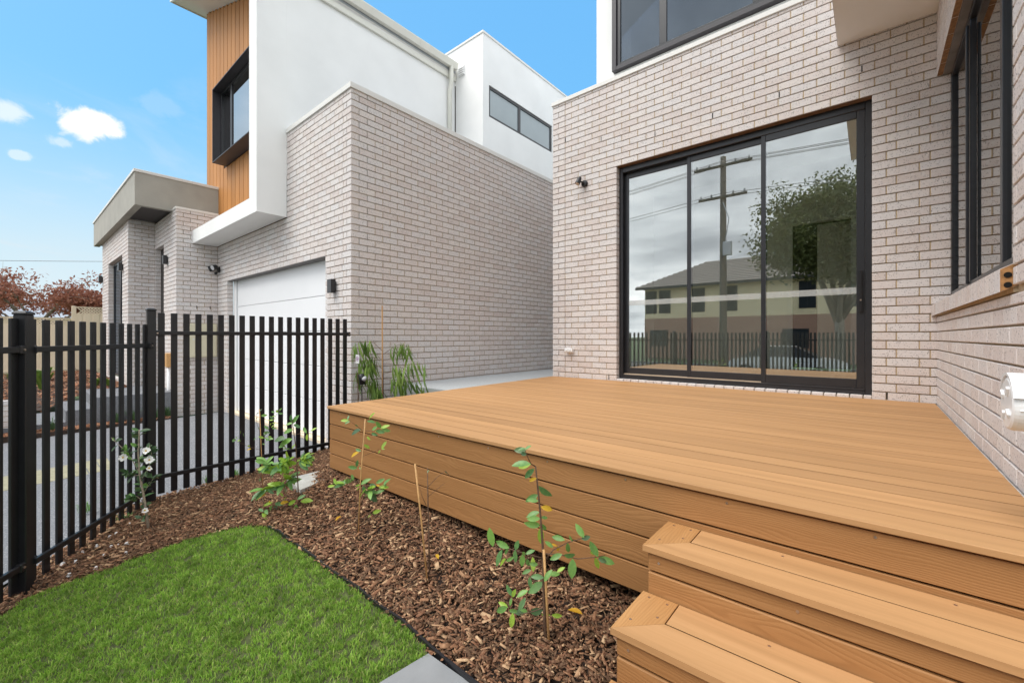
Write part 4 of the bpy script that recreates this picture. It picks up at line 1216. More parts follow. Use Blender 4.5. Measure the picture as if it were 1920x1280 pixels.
# bare stick beside its stake
def c5(l): return [(640 + x / 3.048, 860 + y / 3.048) for x, y in l]
sapling('sapling', 'leafless sapling with bare twigs leaning beside a tan stake', (805, 1084),
        [(c5([(505, 690), (500, 450), (495, 250), (492, 52)]), .0055, .0022), (c5([(495, 160), (545, 105), (595, 68)]), .0018, .0008), (c5([(595, 68), (628, 108)]), .0014, .0006), (c5([(495, 215), (550, 170), (590, 138)]), .0015, .0007),
         (c5([(485, 265), (462, 215), (444, 145)]), .0016, .0007), (c5([(490, 600), (430, 565), (400, 530)]), .0014, .0006)],
        [(c5([(498, 686), (455, 330), (421, 28)]), .0050)], [(*c5([(595, 68)])[0], *c5([(612, 92)])[0], 'dark'), (*c5([(492, 80)])[0], *c5([(500, 60)])[0], 'dark')], group='young saplings in the mulch', cat='sapling')
# sapling tied to a stake in front of the skirting
def c4(l): return [(420 + x / 4.741, 740 + y / 4.741) for x, y in l]
K3 = ('leaf', 'leaf', 'lime', 'lime')
L4 = [(1110, 230, 1035, 225, 'lime'), (1100, 225, 1108, 180, 'leaf'), (1120, 235, 1070, 255, 'leaf'), (1165, 265, 1190, 280, 'leaf'), (1215, 310, 1120, 345, 'dark'), (1290, 215, 1335, 155, 'lime'), (1350, 235, 1400, 300, 'leaf'),
      (1270, 235, 1350, 240, 'leaf'), (1400, 305, 1480, 322, 'leaf'), (1310, 340, 1362, 358, 'leaf'), (1270, 370, 1300, 400, 'lime'), (1240, 440, 1298, 475, 'lime'), (1400, 480, 1442, 410, 'lime'), (1390, 490, 1370, 520, 'lime'),
      (1400, 480, 1430, 480, 'lime'), (1220, 500, 1165, 480, 'leaf'), (1200, 510, 1120, 545, 'yellow'), (1185, 650, 1100, 640, 'leaf'), (1180, 640, 1185, 582, 'leaf'), (1215, 660, 1200, 640, 'leaf'), (1150, 760, 1135, 705, 'flat'),
      (1100, 775, 980, 812, 'leaf'), (1000, 800, 975, 740, 'lime'), (985, 805, 918, 815, 'lime'), (1060, 795, 1010, 780, 'leaf'), (1210, 800, 1165, 810, 'lime'), (1215, 795, 1300, 740, 'leaf'), (1240, 800, 1250, 878, 'leaf'),
      (1290, 800, 1345, 800, 'dark'), (1350, 785, 1425, 745, 'leaf'), (1350, 800, 1392, 812, 'yellow'), (1405, 820, 1440, 795, 'leaf'), (1310, 870, 1350, 920, 'yellow'), (1300, 860, 1352, 958, 'dark'), (1250, 870, 1330, 860, 'leaf'),
      (1270, 890, 1245, 910, 'leaf'), (1340, 880, 1420, 842, 'leaf'), (1310, 1060, 1275, 1090, 'lime'), (1320, 1050, 1392, 1025, 'lime'), (1200, 820, 1180, 850, 'lime')]
sapling('sapling', 'slender sapling tied to a thin stake in front of the deck skirting', (671, 1003), [(c4([(1180, 1240), (1205, 900), (1228, 560), (1250, 220)]), .0048, .0022), (c4([(1235, 320), (1160, 260), (1105, 222)]), .0016, .0008),
        (c4([(1240, 320), (1340, 320), (1410, 290)]), .0016, .0008), (c4([(1232, 545), (1310, 515), (1385, 480)]), .0016, .0008), (c4([(1212, 770), (1120, 772), (1010, 805)]), .0018, .0008), (c4([(1215, 790), (1300, 850), (1430, 800)]), .0018, .0008), (c4([(1200, 1120), (1280, 1080), (1330, 1048)]), .0014, .0007), (c4([(1300, 870), (1270, 890), (1240, 905)]), .0014, .0007)],
        [(c4([(1188, 1242), (1212, 780), (1256, 215)]), .0042)], [(*c4([(a, b)])[0], *c4([(c, d)])[0], k) for a, b, c, d, k in L4], auto=[(4, 6, .05, .085, K3, .8), (5, 7, .05, .085, K3, .8), (2, 4, .045, .07, K3, .8)], group='young saplings in the mulch', cat='sapling')
# two saplings by the pit lid
sapling('sapling', 'bushy sapling with yellowing leaves between the concrete lid and the fence', (561, 952), [(c4([(670, 1000), (655, 760), (640, 480), (610, 260), (598, 180)]), .0050, .0020), (c4([(655, 740), (560, 700), (430, 660), (370, 600)]), .002, .001),
        (c4([(660, 860), (560, 930), (420, 960), (330, 1060)]), .002, .001), (c4([(645, 560), (560, 590), (480, 650)]), .002, .001), (c4([(648, 600), (700, 570), (730, 580)]), .0018, .001), (c4([(640, 480), (560, 480), (520, 440)]), .0016, .001), (c4([(625, 355), (740, 330), (820, 295)]), .0016, .0008), (c4([(660, 900), (720, 930), (780, 935)]), .002, .001), (c4([(650, 700), (540, 790), (300, 860)]), .002, .001)],
        [], [(*c4([(a, b)])[0], *c4([(c, d)])[0], k) for a, b, c, d, k in ((600, 240, 590, 180, 'leaf'), (610, 255, 655, 180, 'leaf'), (612, 250, 545, 262, 'leaf'), (618, 262, 680, 290, 'leaf'), (605, 215, 620, 245, 'leaf'), (615, 310, 520, 335, 'leaf'), (740, 345, 735, 408, 'lime'), (735, 340, 700, 285, 'leaf'), (770, 325, 825, 288, 'lime'), (545, 390, 435, 395, 'dark'), (610, 390, 480, 450, 'leaf'),
         (640, 970, 645, 1068, 'leaf'), (680, 945, 785, 935, 'lime'), (650, 930, 720, 885, 'leaf'), (640, 935, 565, 980, 'lime'), (590, 1010, 525, 1062, 'leaf'), (600, 1010, 570, 1085, 'leaf'), (350, 1040, 345, 1118, 'flat'), (430, 980, 395, 1045, 'leaf'), (500, 965, 565, 945, 'yellow'), (420, 975, 395, 940, 'yellow'), (370, 885, 265, 925, 'yellow'), (450, 965, 530, 970, 'leaf'), (440, 990, 500, 1030, 'dark'), (490, 870, 530, 810, 'lime'), (500, 870, 525, 900, 'lime'))],
        auto=[(1, 34, .06, .11, K3, 1.0), (3, 26, .06, .105, K3, 1.0), (4, 28, .06, .10, K3, 1.0), (5, 6, .04, .065, K3, .8), (8, 36, .06, .115, ('leaf', 'lime', 'leaf'), 1.0), (2, 5, .05, .08, K3, .9)], group='young saplings in the mulch', cat='sapling')
sapling('sapling', 'thin sapling on a bamboo stake touching the black fence pickets', (494, 916), [(c4([(348, 830), (335, 560), (322, 300), (312, 130)]), .0045, .002), (c4([(325, 490), (240, 465), (150, 430), (80, 400)]), .0016, .0008), (c4([(330, 420), (400, 300), (440, 220), (500, 125)]), .0016, .0007), (c4([(322, 330), (290, 250), (290, 180)]), .0014, .0007), (c4([(330, 400), (380, 370), (410, 395)]), .0014, .0007), (c4([(345, 700), (320, 740), (310, 720)]), .0014, .0007)],
        [(c4([(348, 790), (330, 460), (316, 128)]), .0040)], [(*c4([(a, b)])[0], *c4([(c, d)])[0], k) for a, b, c, d, k in ((110, 400, 62, 408, 'leaf'), (120, 385, 100, 375, 'leaf'), (150, 345, 145, 318, 'lime'), (180, 370, 165, 340, 'leaf'), (240, 480, 195, 490, 'yellow'), (310, 160, 280, 175, 'dark'), (315, 150, 335, 125, 'dark'), (330, 185, 380, 180, 'leaf'), (300, 190, 285, 212, 'dark'), (440, 215, 405, 190, 'leaf'), (450, 160, 420, 145, 'leaf'), (490, 140, 510, 120, 'leaf'), (480, 165, 525, 165, 'leaf'), (420, 290, 450, 262, 'lime'), (430, 300, 470, 295, 'leaf'), (370, 395, 415, 400, 'leaf'), (350, 360, 380, 340, 'leaf'), (350, 340, 400, 335, 'dark'), (300, 300, 320, 295, 'dark'), (290, 380, 260, 400, 'leaf'), (340, 435, 365, 440, 'leaf'), (320, 700, 305, 670, 'leaf'), (330, 740, 310, 770, 'leaf'))],
        auto=[(2, 8, .03, .055, K3, .8), (4, 8, .03, .05, K3, .8), (1, 4, .03, .05, K3, .8)], group='young saplings in the mulch', cat='sapling')
# camellia with white flowers
t1, dep1, P1 = sapling('camellia', 'young camellia with glossy dark leaves and white flowers against the fence post', (279, 991),
                       [([(280, 990), (272, 945), (262, 890), (259, 850), (261, 805)], .011, .004), ([(262, 888), (246, 858), (232, 842), (208, 820)], .004, .0015), ([(264, 900), (278, 880), (284, 850), (280, 835)], .004, .002), ([(268, 925), (282, 905), (288, 895)], .003, .0015), ([(270, 940), (256, 930), (246, 934)], .003, .0015), ([(262, 890), (245, 892), (236, 885)], .003, .0015)],
                       auto=[(0, 46, .045, .075, ('dark', 'dark', 'leaf'), 1.5), (1, 20, .04, .07, ('dark', 'leaf'), 1.2), (2, 24, .04, .07, ('dark',), 1.2), (3, 16, .04, .065, ('dark', 'leaf'), 1.2), (4, 18, .04, .07, ('dark', 'dark', 'leaf'), 1.2), (5, 14, .04, .07, ('dark',), 1.2)], stem_mat='stem_pale', cat='shrub')
for i in range(9): place_leaf(t1, 'dark', onplane(dep1, 272 + random.uniform(-8, 8), 968 + random.uniform(-6, 6)), (random.uniform(-1, 1), random.uniform(-1, 1), random.uniform(-.2, .5)), .05)
for (u, v, s) in ((274, 845, .029), (280, 862, .033), (231, 857, .030), (279, 878, .022), (271, 957, .022)):
    p = onplane(dep1, u, v, -.05); m = MB()
    tc_ = -p / np.linalg.norm(p) + np.array((random.uniform(-.35, .35), random.uniform(-.35, .35), random.uniform(-.1, .4))); tc_ /= np.linalg.norm(tc_)
    rt_ = np.cross((0, 0, 1.), tc_); rt_ /= np.linalg.norm(rt_); up_ = np.cross(tc_, rt_)
    for k in range(9):
        a = k * 2 * math.pi / 9 + random.uniform(-.25, .25); r = s * random.uniform(.8, 1.12); li = random.uniform(.12, .45)
        e1 = (math.cos(a) * rt_ + math.sin(a) * up_) * r; sd = (-math.sin(a) * rt_ + math.cos(a) * up_) * r * .42; nb_ = tc_ * s
        m.add([p, p + e1 * .55 - sd * .9 + nb_ * li * .6, p + e1 * .9 - sd * .5 + nb_ * li, p + e1 * 1.02 + nb_ * li * .7, p + e1 * .9 + sd * .5 + nb_ * li * 1.1, p + e1 * .55 + sd * .9 + nb_ * li * .5], [(0, 1, 2, 3), (0, 3, 4, 5)])
    m2 = MB(); m2.tube([p, p + tc_ * .008], [.004, .006], 8); obj('flower_centre', m2, M['leaf_yellow'], t1)
    obj('flower', m, M['petal'], t1, smooth=True)

# narrow-leaved plant behind the deck corner, with a nursery tag
def cw(x, y): return (560 + x / 4.267, 560 + y / 4.267)
wb_ = at(717, 742, X=-4.72); wb_[2] = float(gz(wb_[0], wb_[1])); depw = float(wb_ @ F_)
will = thing('narrow_leaf_shrub', 'weeping plant with long narrow leaves and a tall stake against the brick wall', 'plant', wb_)
def wpt(x, y, dd=0.0): return onplane(depw, *cw(x, y), dd)
m = MB(); m.tube([np.array((*wpt(671, 780)[:2], wb_[2] - .1)), wpt(670, 600), wpt(668, 55)], .008, 8); obj('stake', m, M['stake'], will)
m = MB(); m.tube([np.array((*wpt(676, 780)[:2], wb_[2] - .1)), wpt(674, 600), wpt(672, 410)], [.010, .008, .005], 8); obj('stem', m, M['stem'], will)
for pl in ([(672, 420), (600, 350), (540, 343), (480, 352), (430, 400)], [(674, 445), (740, 400), (800, 366), (850, 372), (895, 420)], [(674, 520), (760, 520), (840, 560), (930, 500), (985, 520)], [(672, 560), (600, 520), (520, 545), (475, 600)],
           [(674, 600), (760, 580), (840, 620), (930, 660), (1000, 705)], [(674, 640), (780, 650), (840, 690)], [(670, 640), (600, 640), (560, 690)], [(672, 480), (590, 470), (520, 480)], [(674, 700), (640, 710), (620, 740)]):
    dd = random.uniform(-.18, .18)
    pts = [wpt(a, b, dd * i / len(pl)) for i, (a, b) in enumerate(pl)]
    m = MB(); m.tube(pts, list(np.linspace(.0035, .001, len(pts))), 6); obj('branch', m, M['stem'], will)
    for k in range(36):
        f = random.uniform(.3, 1) * (len(pts) - 1); i = min(int(f), len(pts) - 2); p = pts[i] + (pts[i + 1] - pts[i]) * (f - i)
        place_leaf(will, 'willow', p + np.array((random.uniform(-.04, .04), random.uniform(-.05, .05), random.uniform(-.03, .03))), (random.uniform(-.35, .35), random.uniform(-.35, .35), -1), random.uniform(.14, .28), (random.uniform(-.6, .6), -.8, .1))
m = MB()
tp = wpt(470, 482, -.1)
m.box((tp[0] - .040, tp[1] - .001, tp[2] - .055), (tp[0] + .040, tp[1] + .001, tp[2] + .055))
tg = obj('plant_tag', m, M['white'], will)
m = MB()
for k in range(20):
    a0_, a1_ = 2 * math.pi * k / 20, 2 * math.pi * (k + 1) / 20
    m.add([(tp[0] + r * math.cos(a), tp[1] - .002, tp[2] + .005 + r * math.sin(a)) for a in (a0_, a1_) for r in (.021, .029)], [(0, 1, 3, 2)])
m.add([(tp[0] - .017, tp[1] - .002, tp[2] + .020), (tp[0] - .013, tp[1] - .002, tp[2] + .024), (tp[0] + .017, tp[1] - .002, tp[2] - .010), (tp[0] + .013, tp[1] - .002, tp[2] - .014)], [(0, 1, 2, 3)])
m.add([(tp[0] - .010, tp[1] - .0021, tp[2] - .004), (tp[0] + .012, tp[1] - .0021, tp[2] - .004), (tp[0] + .012, tp[1] - .0021, tp[2] + .014), (tp[0] - .010, tp[1] - .0021, tp[2] + .010)], [(0, 1, 2, 3)])
obj('printed_symbol', m, M['purple'], tg)
# black spike light beside it
lp = at(680, 742, X=-4.75); lp[2] = float(gz(lp[0], lp[1])); dl_ = float(lp @ F_)
gl_ = thing('garden_light', 'small black spike light standing among the narrow leaves by the deck', 'garden light', lp)
def lpt(x, y): return onplane(dl_, *cw(x, y))
m = MB(); m.tube([lpt(507, 830) - np.array((0, 0, .15)), lpt(505, 690)], .006, 8); obj('spike', m, M['black'], gl_)
m = MB(); a_ = lpt(500, 600); b_ = lpt(512, 685); m.tube([a_, a_ * .97 + b_ * .03, b_], [.022, .034, .036], 14); obj('lamp_head', m, M['black'], gl_, smooth=True)
m = MB(); a2 = lpt(535, 645); m.tube([a2 + np.array((-.02, 0, .02)), a2 + np.array((.012, -.03, .0))], .026, 14); obj('lamp_glass', m, M['greypipe'], gl_, smooth=True)
m = MB(); m.tube([lpt(472, 590), lpt(474, 700), lpt(476, 800) - np.array((0, 0, .15))], .006, 8); obj('riser_pipe', m, M['stem'], gl_)

# pit lid
pc = [at(u, v, Z=-1.262) for u, v in ((538, 897), (599, 882), (625, 892), (563, 918))]
lid = thing('pit_lid', 'square grey concrete pit lid half buried in mulch by the deck corner', 'pit lid', sum(pc) / 4 - np.array((0, 0, .05)))
m = MB(); m.prism([p - np.array((0, 0, .07)) for p in pc], (0, 0, .07)); obj('slab', m, M['conc_pale'], lid)
cc = sum(pc) / 4; m = MB(); m.tube([cc + np.array((0, 0, -.001)), cc + np.array((0, 0, .006))], [.085, .075], 20); obj('raised_disc', m, M['conc_pale'], lid)

# ------------------------------------------------------------------ black slat fence
fence = thing('slat_fence', 'black metal slat fence round the front garden with square capped posts', 'fence', (*FP1, -1.6))
ang = math.atan2(FD[1], FD[0])


def fpost(x, y, z0, z1, yaw, s=.065):
    c = np.array((x, y, (z0 + z1) / 2)); h = (z1 - z0) / 2
    m = MB(); m.cbox((-s / 2, -s / 2, -h), (s / 2, s / 2, h), .004); po = put('post', m.mesh('post'), c, M['black'], fence, (0, 0, yaw))
    m = MB(); q = s / 2 + .004; m.cbox((-q, -q, 0), (q, q, .014), .003); m.add([(-q * .95, -q * .95, .0141), (q * .95, -q * .95, .0141), (q * .95, q * .95, .0141), (-q * .95, q * .95, .0141), (-q * .55, -q * .55, .024), (q * .55, -q * .55, .024), (q * .55, q * .55, .024), (-q * .55, q * .55, .024)],
                                                                                        [(4, 5, 6, 7), (0, 1, 5, 4), (1, 2, 6, 5), (2, 3, 7, 6), (3, 0, 4, 7)])
    o = put('post_cap', m.mesh('post_cap'), (0, 0, 0), M['black'], None); o.parent = po; o.location = (0, 0, h)


_pk = {}


def fpanel(p0, p1, yaw, n, ztop, zrail1, zrail0, zbot, face=1.0, slope=0.0, first=.062):
    """pickets on the street side, two rails on the garden side; face = side of the garden seen along p0->p1"""
    p0 = np.array(p0, float); p1 = np.array(p1, float); d_ = p1 - p0; L = np.linalg.norm(d_); d_ /= L; nn = np.array((-d_[1], d_[0])) * face
    h = ztop - zbot
    if h not in _pk:
        m = MB(); m.cbox((-.0255, -.008, -h / 2), (.0255, .008, h / 2), .002); _pk[h] = m.mesh('picket'); _pk[h].materials.append(M['black'])
    for i in range(n):
        s_ = first + (L - 2 * first) * i / (n - 1); c = p0 + d_ * s_ - nn * .010
        put('picket', _pk[h], (*c, (ztop + zbot) / 2), M['black'], fence, (0, 0, yaw))
    for z in (zrail1, zrail0):
        c = (p0 + p1) / 2 + nn * .013
        m = MB(); m.cbox((-L / 2 + .03, -.0125, -.019), (L / 2 - .03, .0125, .019), .003); put('rail', m.mesh('rail'), (*c, z), M['black'], fence, (0, 0, yaw))
        for e, sg in ((p0 + d_ * .042, 1), (p1 - d_ * .042, -1)):
            m = MB(); m.cbox((-.022, -.019, -.027), (.022, .019, .027), .006); b_ = put('rail_bracket', m.mesh('rail_bracket'), (*(e + nn * .013), z), M['black'], fence, (0, 0, yaw))
            m = MB(); m.tube([(0, -.019, 0), (0, -.024, 0)], .007, 8); m.tube([(0, .019, 0), (0, .024, 0)], .007, 8); o = put('bolt', m.mesh('bolt'), (0, 0, 0), M['screw'], None); o.parent = b_; o.location = (0, 0, 0)


P2 = np.array((-5.17, .875))
fpost(*P2, -1.62, .245, 0); fpost(*FP1, -1.70, .140, ang, .066)
fpanel(P2, (-5.17, 2.885), math.pi / 2, 20, .229, .036, -1.322, -1.49, -1.0, first=.078)
fpanel(P2, FP1, ang, 12, .115, -.080, -1.433, -1.585, 1.0, first=.075)
for j in range(3):
    a_ = FP1 + FD * 2.4 * j; b_ = FP1 + FD * 2.4 * (j + 1)
    fpost(*b_, -1.72, .140, ang, .072); fpanel(a_, b_, ang, 23, .115, -.080, -1.433, -1.585, 1.0)

# ------------------------------------------------------------------ fittings on the walls
def wall_light(label, x0, x1, y, z0, z1, dep=.085):
    t = thing('wall_light', label, 'wall light', ((x0 + x1) / 2, y, z0), 'black box wall lights on the townhouse')
    m = MB(); m.cbox((x0, y - dep, z0), (x1, y - .018, z1), .004); obj('housing', m, M['black'], t)
    m = MB(); m.cbox((x0 + .02, y - .0175, z0 + .03), (x1 - .02, y - .0005, z1 - .03), .003); obj('back_plate', m, M['black'], t)
    m = MB(); m.tube([((x0 + x1) / 2, y - dep / 2 - .01, z0 - .002), ((x0 + x1) / 2, y - dep / 2 - .01, z0 + .01)], .028, 14); obj('lens', m, M['petal'], t)


wall_light('black box wall light beside the white garage door', -5.70, -5.585, GY, .60, .785)
wall_light('black box wall light on the brick pier by the entry door', -11.45, -11.33, EY, 1.53, 1.715)
wall_light('black box wall light right of the tall entry window', -13.30, -13.17, RY, 1.52, 1.705)
wall_light('black box wall light at the far left brick corner under the canopy', -16.50, -16.37, RY, 1.50, 1.70)


def lathe(m, p0, axis, prof, seg=18):
    """solid of revolution: prof = (distance along axis, radius)"""
    ax = Vector(axis).normalized(); m.tube([np.array(p0) + np.array(ax) * s for s, r in prof], [r for s, r in prof], seg); return m


sp_ = at(1097, 345, Y=YD)
sl = thing('spotlight', 'black swivel spotlight on the brick wall left of the sliding door', 'spotlight', sp_)
m = MB(); lathe(m, sp_, (0, -1, 0), [(-.001, .050), (.030, .050), (.038, .042), (.042, .02)]); obj('base', m, M['black'], sl, smooth=False)
m = MB(); m.tube([sp_ + np.array((0, -.04, 0)), sp_ + np.array((-.03, -.075, .02))], .013, 10); obj('arm', m, M['black'], sl)
hd = sp_ + np.array((-.045, -.075, .085)); dh = np.array((-.12, -.28, -.62)); dh = dh / np.linalg.norm(dh)
m = MB(); lathe(m, hd, dh, [(-.012, .012), (0, .026), (.02, .034), (.105, .038), (.112, .038)]); obj('lamp_head', m, M['black'], sl, smooth=True)
m = MB(); lathe(m, hd + dh * .1125, dh, [(0, .031), (.003, .030)]); obj('lens', m, M['lens'], sl)

ou = thing('power_outlet', 'small white outdoor power outlet low on the brick wall left of the door', 'power outlet', (-3.6, YD, -.26))
m = MB(); m.cbox((-3.665, YD - .045, -.245), (-3.535, YD - .0005, -.175), .008); obj('box', m, M['pvc'], ou)
m = MB(); m.prism([(-3.668, YD - .0455, -.173), (-3.668, YD - .0455, -.236), (-3.668, YD - .062, -.224), (-3.668, YD - .062, -.178)], (.136, 0, 0)); obj('cover', m, M['pvc'], ou)
for x_ in (-3.632, -3.575):
    m = MB(); m.cbox((x_ - .018, YD - .068, -.218), (x_ + .018, YD - .0625, -.186), .003); obj('flap', m, M['white'], ou)
m = MB(); m.tube([(-3.60, YD - .02, -.246), (-3.60, YD - .02, -.272)], .012, 10); obj('cable_gland', m, M['lens'], ou)

fl = thing('flood_light', 'twin-head black security flood light beside the garage lintel', 'flood light', (-10.56, GY, 1.42))
m = MB(); lathe(m, (-10.56, GY, 1.42), (0, -1, 0), [(-.001, .06), (.03, .06), (.04, .04)]); obj('base', m, M['black'], fl)
for sx_, dv in ((-.10, (-.35, -.8, -.35)), (.10, (.25, -.85, -.35))):
    c = np.array((-10.56 + sx_, GY - .09, 1.46)); m = MB(); dv = np.array(dv) / np.linalg.norm(dv)
    m.tube([(-10.56, GY - .035, 1.42), tuple(c)], .014, 8); lathe(m, c - dv * .03, dv, [(0, .025), (.03, .05), (.11, .062)]); o = obj('lamp_head', m, M['black'], fl)
    m = MB(); lathe(m, c + dv * .081, dv, [(0, .052), (.004, .050)]); obj('lens', m, M['greypipe'], fl)
m = MB(); lathe(m, (-10.56, GY - .05, 1.36), (0, -.6, -.8), [(0, .02), (.04, .03), (.055, .015)]); obj('sensor', m, M['black'], fl)

mb_ = thing('meter_box', 'cream metal meter box on the brick wall seen through the fence', 'meter box', (EX, 2.62, -.42))
m = MB(); m.cbox((EX + .001, 2.40, -.42), (EX + .12, 2.87, .27), .006); obj('box', m, M['creambox'], mb_)
m = MB(); m.cbox((EX + .1205, 2.42, -.40), (EX + .130, 2.85, .25), .004); dr_ = obj('door', m, M['creambox'], mb_)
m = MB(); m.tube([(EX + .130, 2.46, -.05), (EX + .138, 2.46, -.05)], .014, 10); obj('latch', m, M['greypipe'], dr_)

pp = thing('gas_riser', 'white service pipe with cream fitting by the entry pier', 'service pipe', (-11.05, EY - .05, -1.55))
m = MB(); m.tube([(-11.05, EY - .05, -1.55), (-11.05, EY - .05, -.62)], .03, 12); obj('pipe', m, M['pvc'], pp, smooth=True)
m = MB(); m.cbox((-11.12, EY - .10, -.62), (-10.98, EY - .005, -.33), .01); obj('fitting', m, M['stake'], pp)

# white plastic pipe end with a saddle clip on the near wall
cpz, cpy = -.212, 2.075
pcap = thing('pipe_cap', 'white round plastic pipe cap with saddle clip on the near brick wall', 'pipe cap', (XR, cpy, cpz - .09))
m = MB(); lathe(m, (XR, cpy, cpz), (-1, 0, 0), [(-.001, .086), (.124, .086), (.133, .083), (.137, .076)], 40); obj('cap', m, M['pvc'], pcap)
for k, a in enumerate((.55, 2.2, 3.75, 5.3)):
    cy_, cz_ = cpy + .045 * math.cos(a), cpz + .05 * math.sin(a); m = MB(); t_ = np.array((math.cos(a), math.sin(a))); n_ = np.array((-t_[1], t_[0]))
    q4 = [np.array((cy_, cz_)) + t_ * i * .014 + n_ * j * .006 for i, j in ((-1, -1), (1, -1), (1, 1), (-1, 1))]
    m.prism([(XR - .1365, *p) for p in q4], (-.007, 0, 0)); obj('lug', m, M['pvc'], pcap)
m = MB()
for k in range(10):
    a0_, a1_ = math.radians(25 + 14 * k), math.radians(25 + 14 * (k + 1))
    pts = [(XR - .10, cpy + r * math.cos(a), cpz + r * math.sin(a)) for a, r in ((a0_, .089), (a1_, .089), (a1_, .098), (a0_, .098))]
    m.prism(pts, (-.038, 0, 0))
obj('saddle_clip', m, M['pvc'], pcap)
for a in (.15, -.75):
    m = MB(); m.tube([(XR, cpy + .0865 * math.cos(math.pi + a), cpz + .0865 * math.sin(math.pi + a)), (XR - .122, cpy + .0865 * math.cos(math.pi + a), cpz + .0865 * math.sin(math.pi + a))], .0025, 6); obj('rib', m, M['pvc'], pcap)

# ------------------------------------------------------------------ the neighbour's front yard
m = MB(); m.box((-10.65, -2.4, -1.70), (-10.33, 2.18, -1.565)); struct('planting_strip', m, M['soil'])
tag(chips('bark_strip', [(-10.64, -2.3), (-10.34, -2.3), (-10.34, 2.1), (-10.64, 2.1)], 2200, lambda x, y: np.full(len(x), -1.56), M['chips_red'], smin=.03, smax=.07), 'reddish bark in the strip beside the driveway', 'bark mulch')
m = MB(); m.box((-12.3, -1.5, -1.8), (-10.66, .66, -1.47)); m.box((-12.3, .6605, -1.8), (-10.66, 1.02, -1.28)); m.box((-12.8, 1.0205, -1.8), (-10.66, 2.19, -1.09)); struct('entry_path', m, M['agg'])
def bed_z(x, y):
    x = np.asarray(x, float); y = np.asarray(y, float)
    return -1.02 - .42 * np.clip((x + 18.5) / 6.2, 0, 1) * np.clip((1.25 - y) / .8, .15, 1)


sheet('side_bed', [(-18.45, -6), (-12.29, -6), (-12.29, 1.72), (-18.45, 1.72)], M['soil'], bed_z, .5)
tag(chips('bark_bed', [(-18.4, -4), (-12.31, -4), (-12.31, 1.7), (-18.4, 1.7)], 11000, bed_z, M['chips_red'], smin=.04, smax=.11), 'reddish bark spread over the bed under the cream fence', 'bark mulch')
# low white brick pier wall by the entry path
gwall = thing('garden_wall', 'low whitish brick wall with raked joints at the left behind the black fence', 'garden wall', (-10.75, -.8, -1.6))
k = 0; z = -1.62
while z < -1.02:
    y = -2.6 - (.12 if k % 2 else 0)
    while y < .12:
        m = MB(); a, b = max(y, -2.6), min(y + .23, .14)
        if b - a > .03: put('brick', brick_mesh(.11, b - a, .076), (-10.72, (a + b) / 2, z + .038), M['brick'], gwall)
        y += .24
    z += .086; k += 1
m = MB(); m.box((-10.767, -2.59, -1.65), (-10.673, .13, -1.04)); obj('mortar_core', m, M['mortar'], gwall)
# cream pavers laid in the driveway
k = 0
for y in np.arange(-1.6, .80, .118):
    for x_ in (-7.48,):
        m = MB(); z = float(drive_z(x_, y)) + .004; m.cbox((x_ - .36, y, z - .03), (x_ + .36, y + .108, z + .003), .003)
        tag(obj('drive_paver', m, M['paver_cream']), 'cream paver in the band laid across the grey driveway', 'paver', 'cream pavers in the driveway')
# liriope tufts
def tuft(x, y, z, n, h, mat, label, grp, name='grass_tuft', cat='plant', w_=.006):
    m = MB()
    for i in range(n):
        a = random.uniform(0, 2 * math.pi); r = random.uniform(.0, .05); l = h * random.uniform(.6, 1.1); o = random.uniform(.3, .9) * l
        p0 = np.array((x + r * math.cos(a), y + r * math.sin(a), z)); p1 = p0 + np.array((o * .4 * math.cos(a), o * .4 * math.sin(a), l * .75)); p2 = p0 + np.array((o * math.cos(a), o * math.sin(a), l * .8)); s = np.array((-math.sin(a), math.cos(a), 0)) * w_
        m.add([p0 - s, p0 + s, p1 + s, p1 - s, p2], [(0, 1, 2, 3), (3, 2, 4)])
    return tag(obj(name, m, mat, org=(x, y, z)), label, cat, grp)


for y in (.18, .48, 1.30, 1.52, 1.85, 2.05, -.3):
    tuft(-10.47 + random.uniform(-.05, .05), y, -1.57, 60, .26, M['leaf_dark'], 'dark grassy tuft in the bark strip along the neighbouring driveway', 'grassy tufts along the driveway')
tuft(-14.9, .55, float(bed_z(-14.9, .55)) - .01, 40, .65, M['leaf_bright'], 'bright green leafy clump in the bed below the cream fence', None, 'leafy_plant', 'plant', .03)
tuft(-16.6, .1, float(bed_z(-16.6, .1)) - .01, 30, .3, M['leaf_bright'], 'low green plant at the foot of the cream fence', None, 'leafy_plant', 'plant', .02)
for y in (1.25, 1.45): tuft(-13.2 + y * .2, y, float(bed_z(-13, y)) - .01, 70, .22, M['leaf_bright'], 'yellow-green ground plant by the entry window', 'yellow-green plants by the entry window', 'leafy_plant', 'plant', .012)
for u, v, hh, lb in ((660, 900, .05, 'tiny green weed under the deck skirting beside the slender staked sapling'), (390, 905, .10, 'green weed at the foot of the long fence panel, third gap from its post'),
                     (350, 930, .07, 'green weed at the fence foot just right of the camellia'), (440, 890, .07, 'green weed at the fence foot left of the bamboo-staked sapling'),
                     (600, 868, .09, 'green weed in the corner between the fence and the deck'), (560, 862, .07, 'green weed at the fence foot behind the concrete lid'),
                     (160, 960, .10, 'green weed by the driveway behind the angled fence panel'), (230, 975, .07, 'green weed at the angled fence panel just left of the camellia')):
    p = at(u, v, X=-5.27) if u > 285 and u < 640 else gpx(u, v)
    p[2] = max(p[2], -1.6)
    tuft(p[0], p[1], p[2] - .01, 35, hh, M['leaf'], lb, 'small weeds in the mulch', 'weed', 'weed', .003)

# cream steel fence with lattice top
cf = thing('cream_fence', 'cream steel boundary fence with a lattice top behind the neighbouring yard', 'fence', (-18.5, 0, -1.1))
FX = -18.5


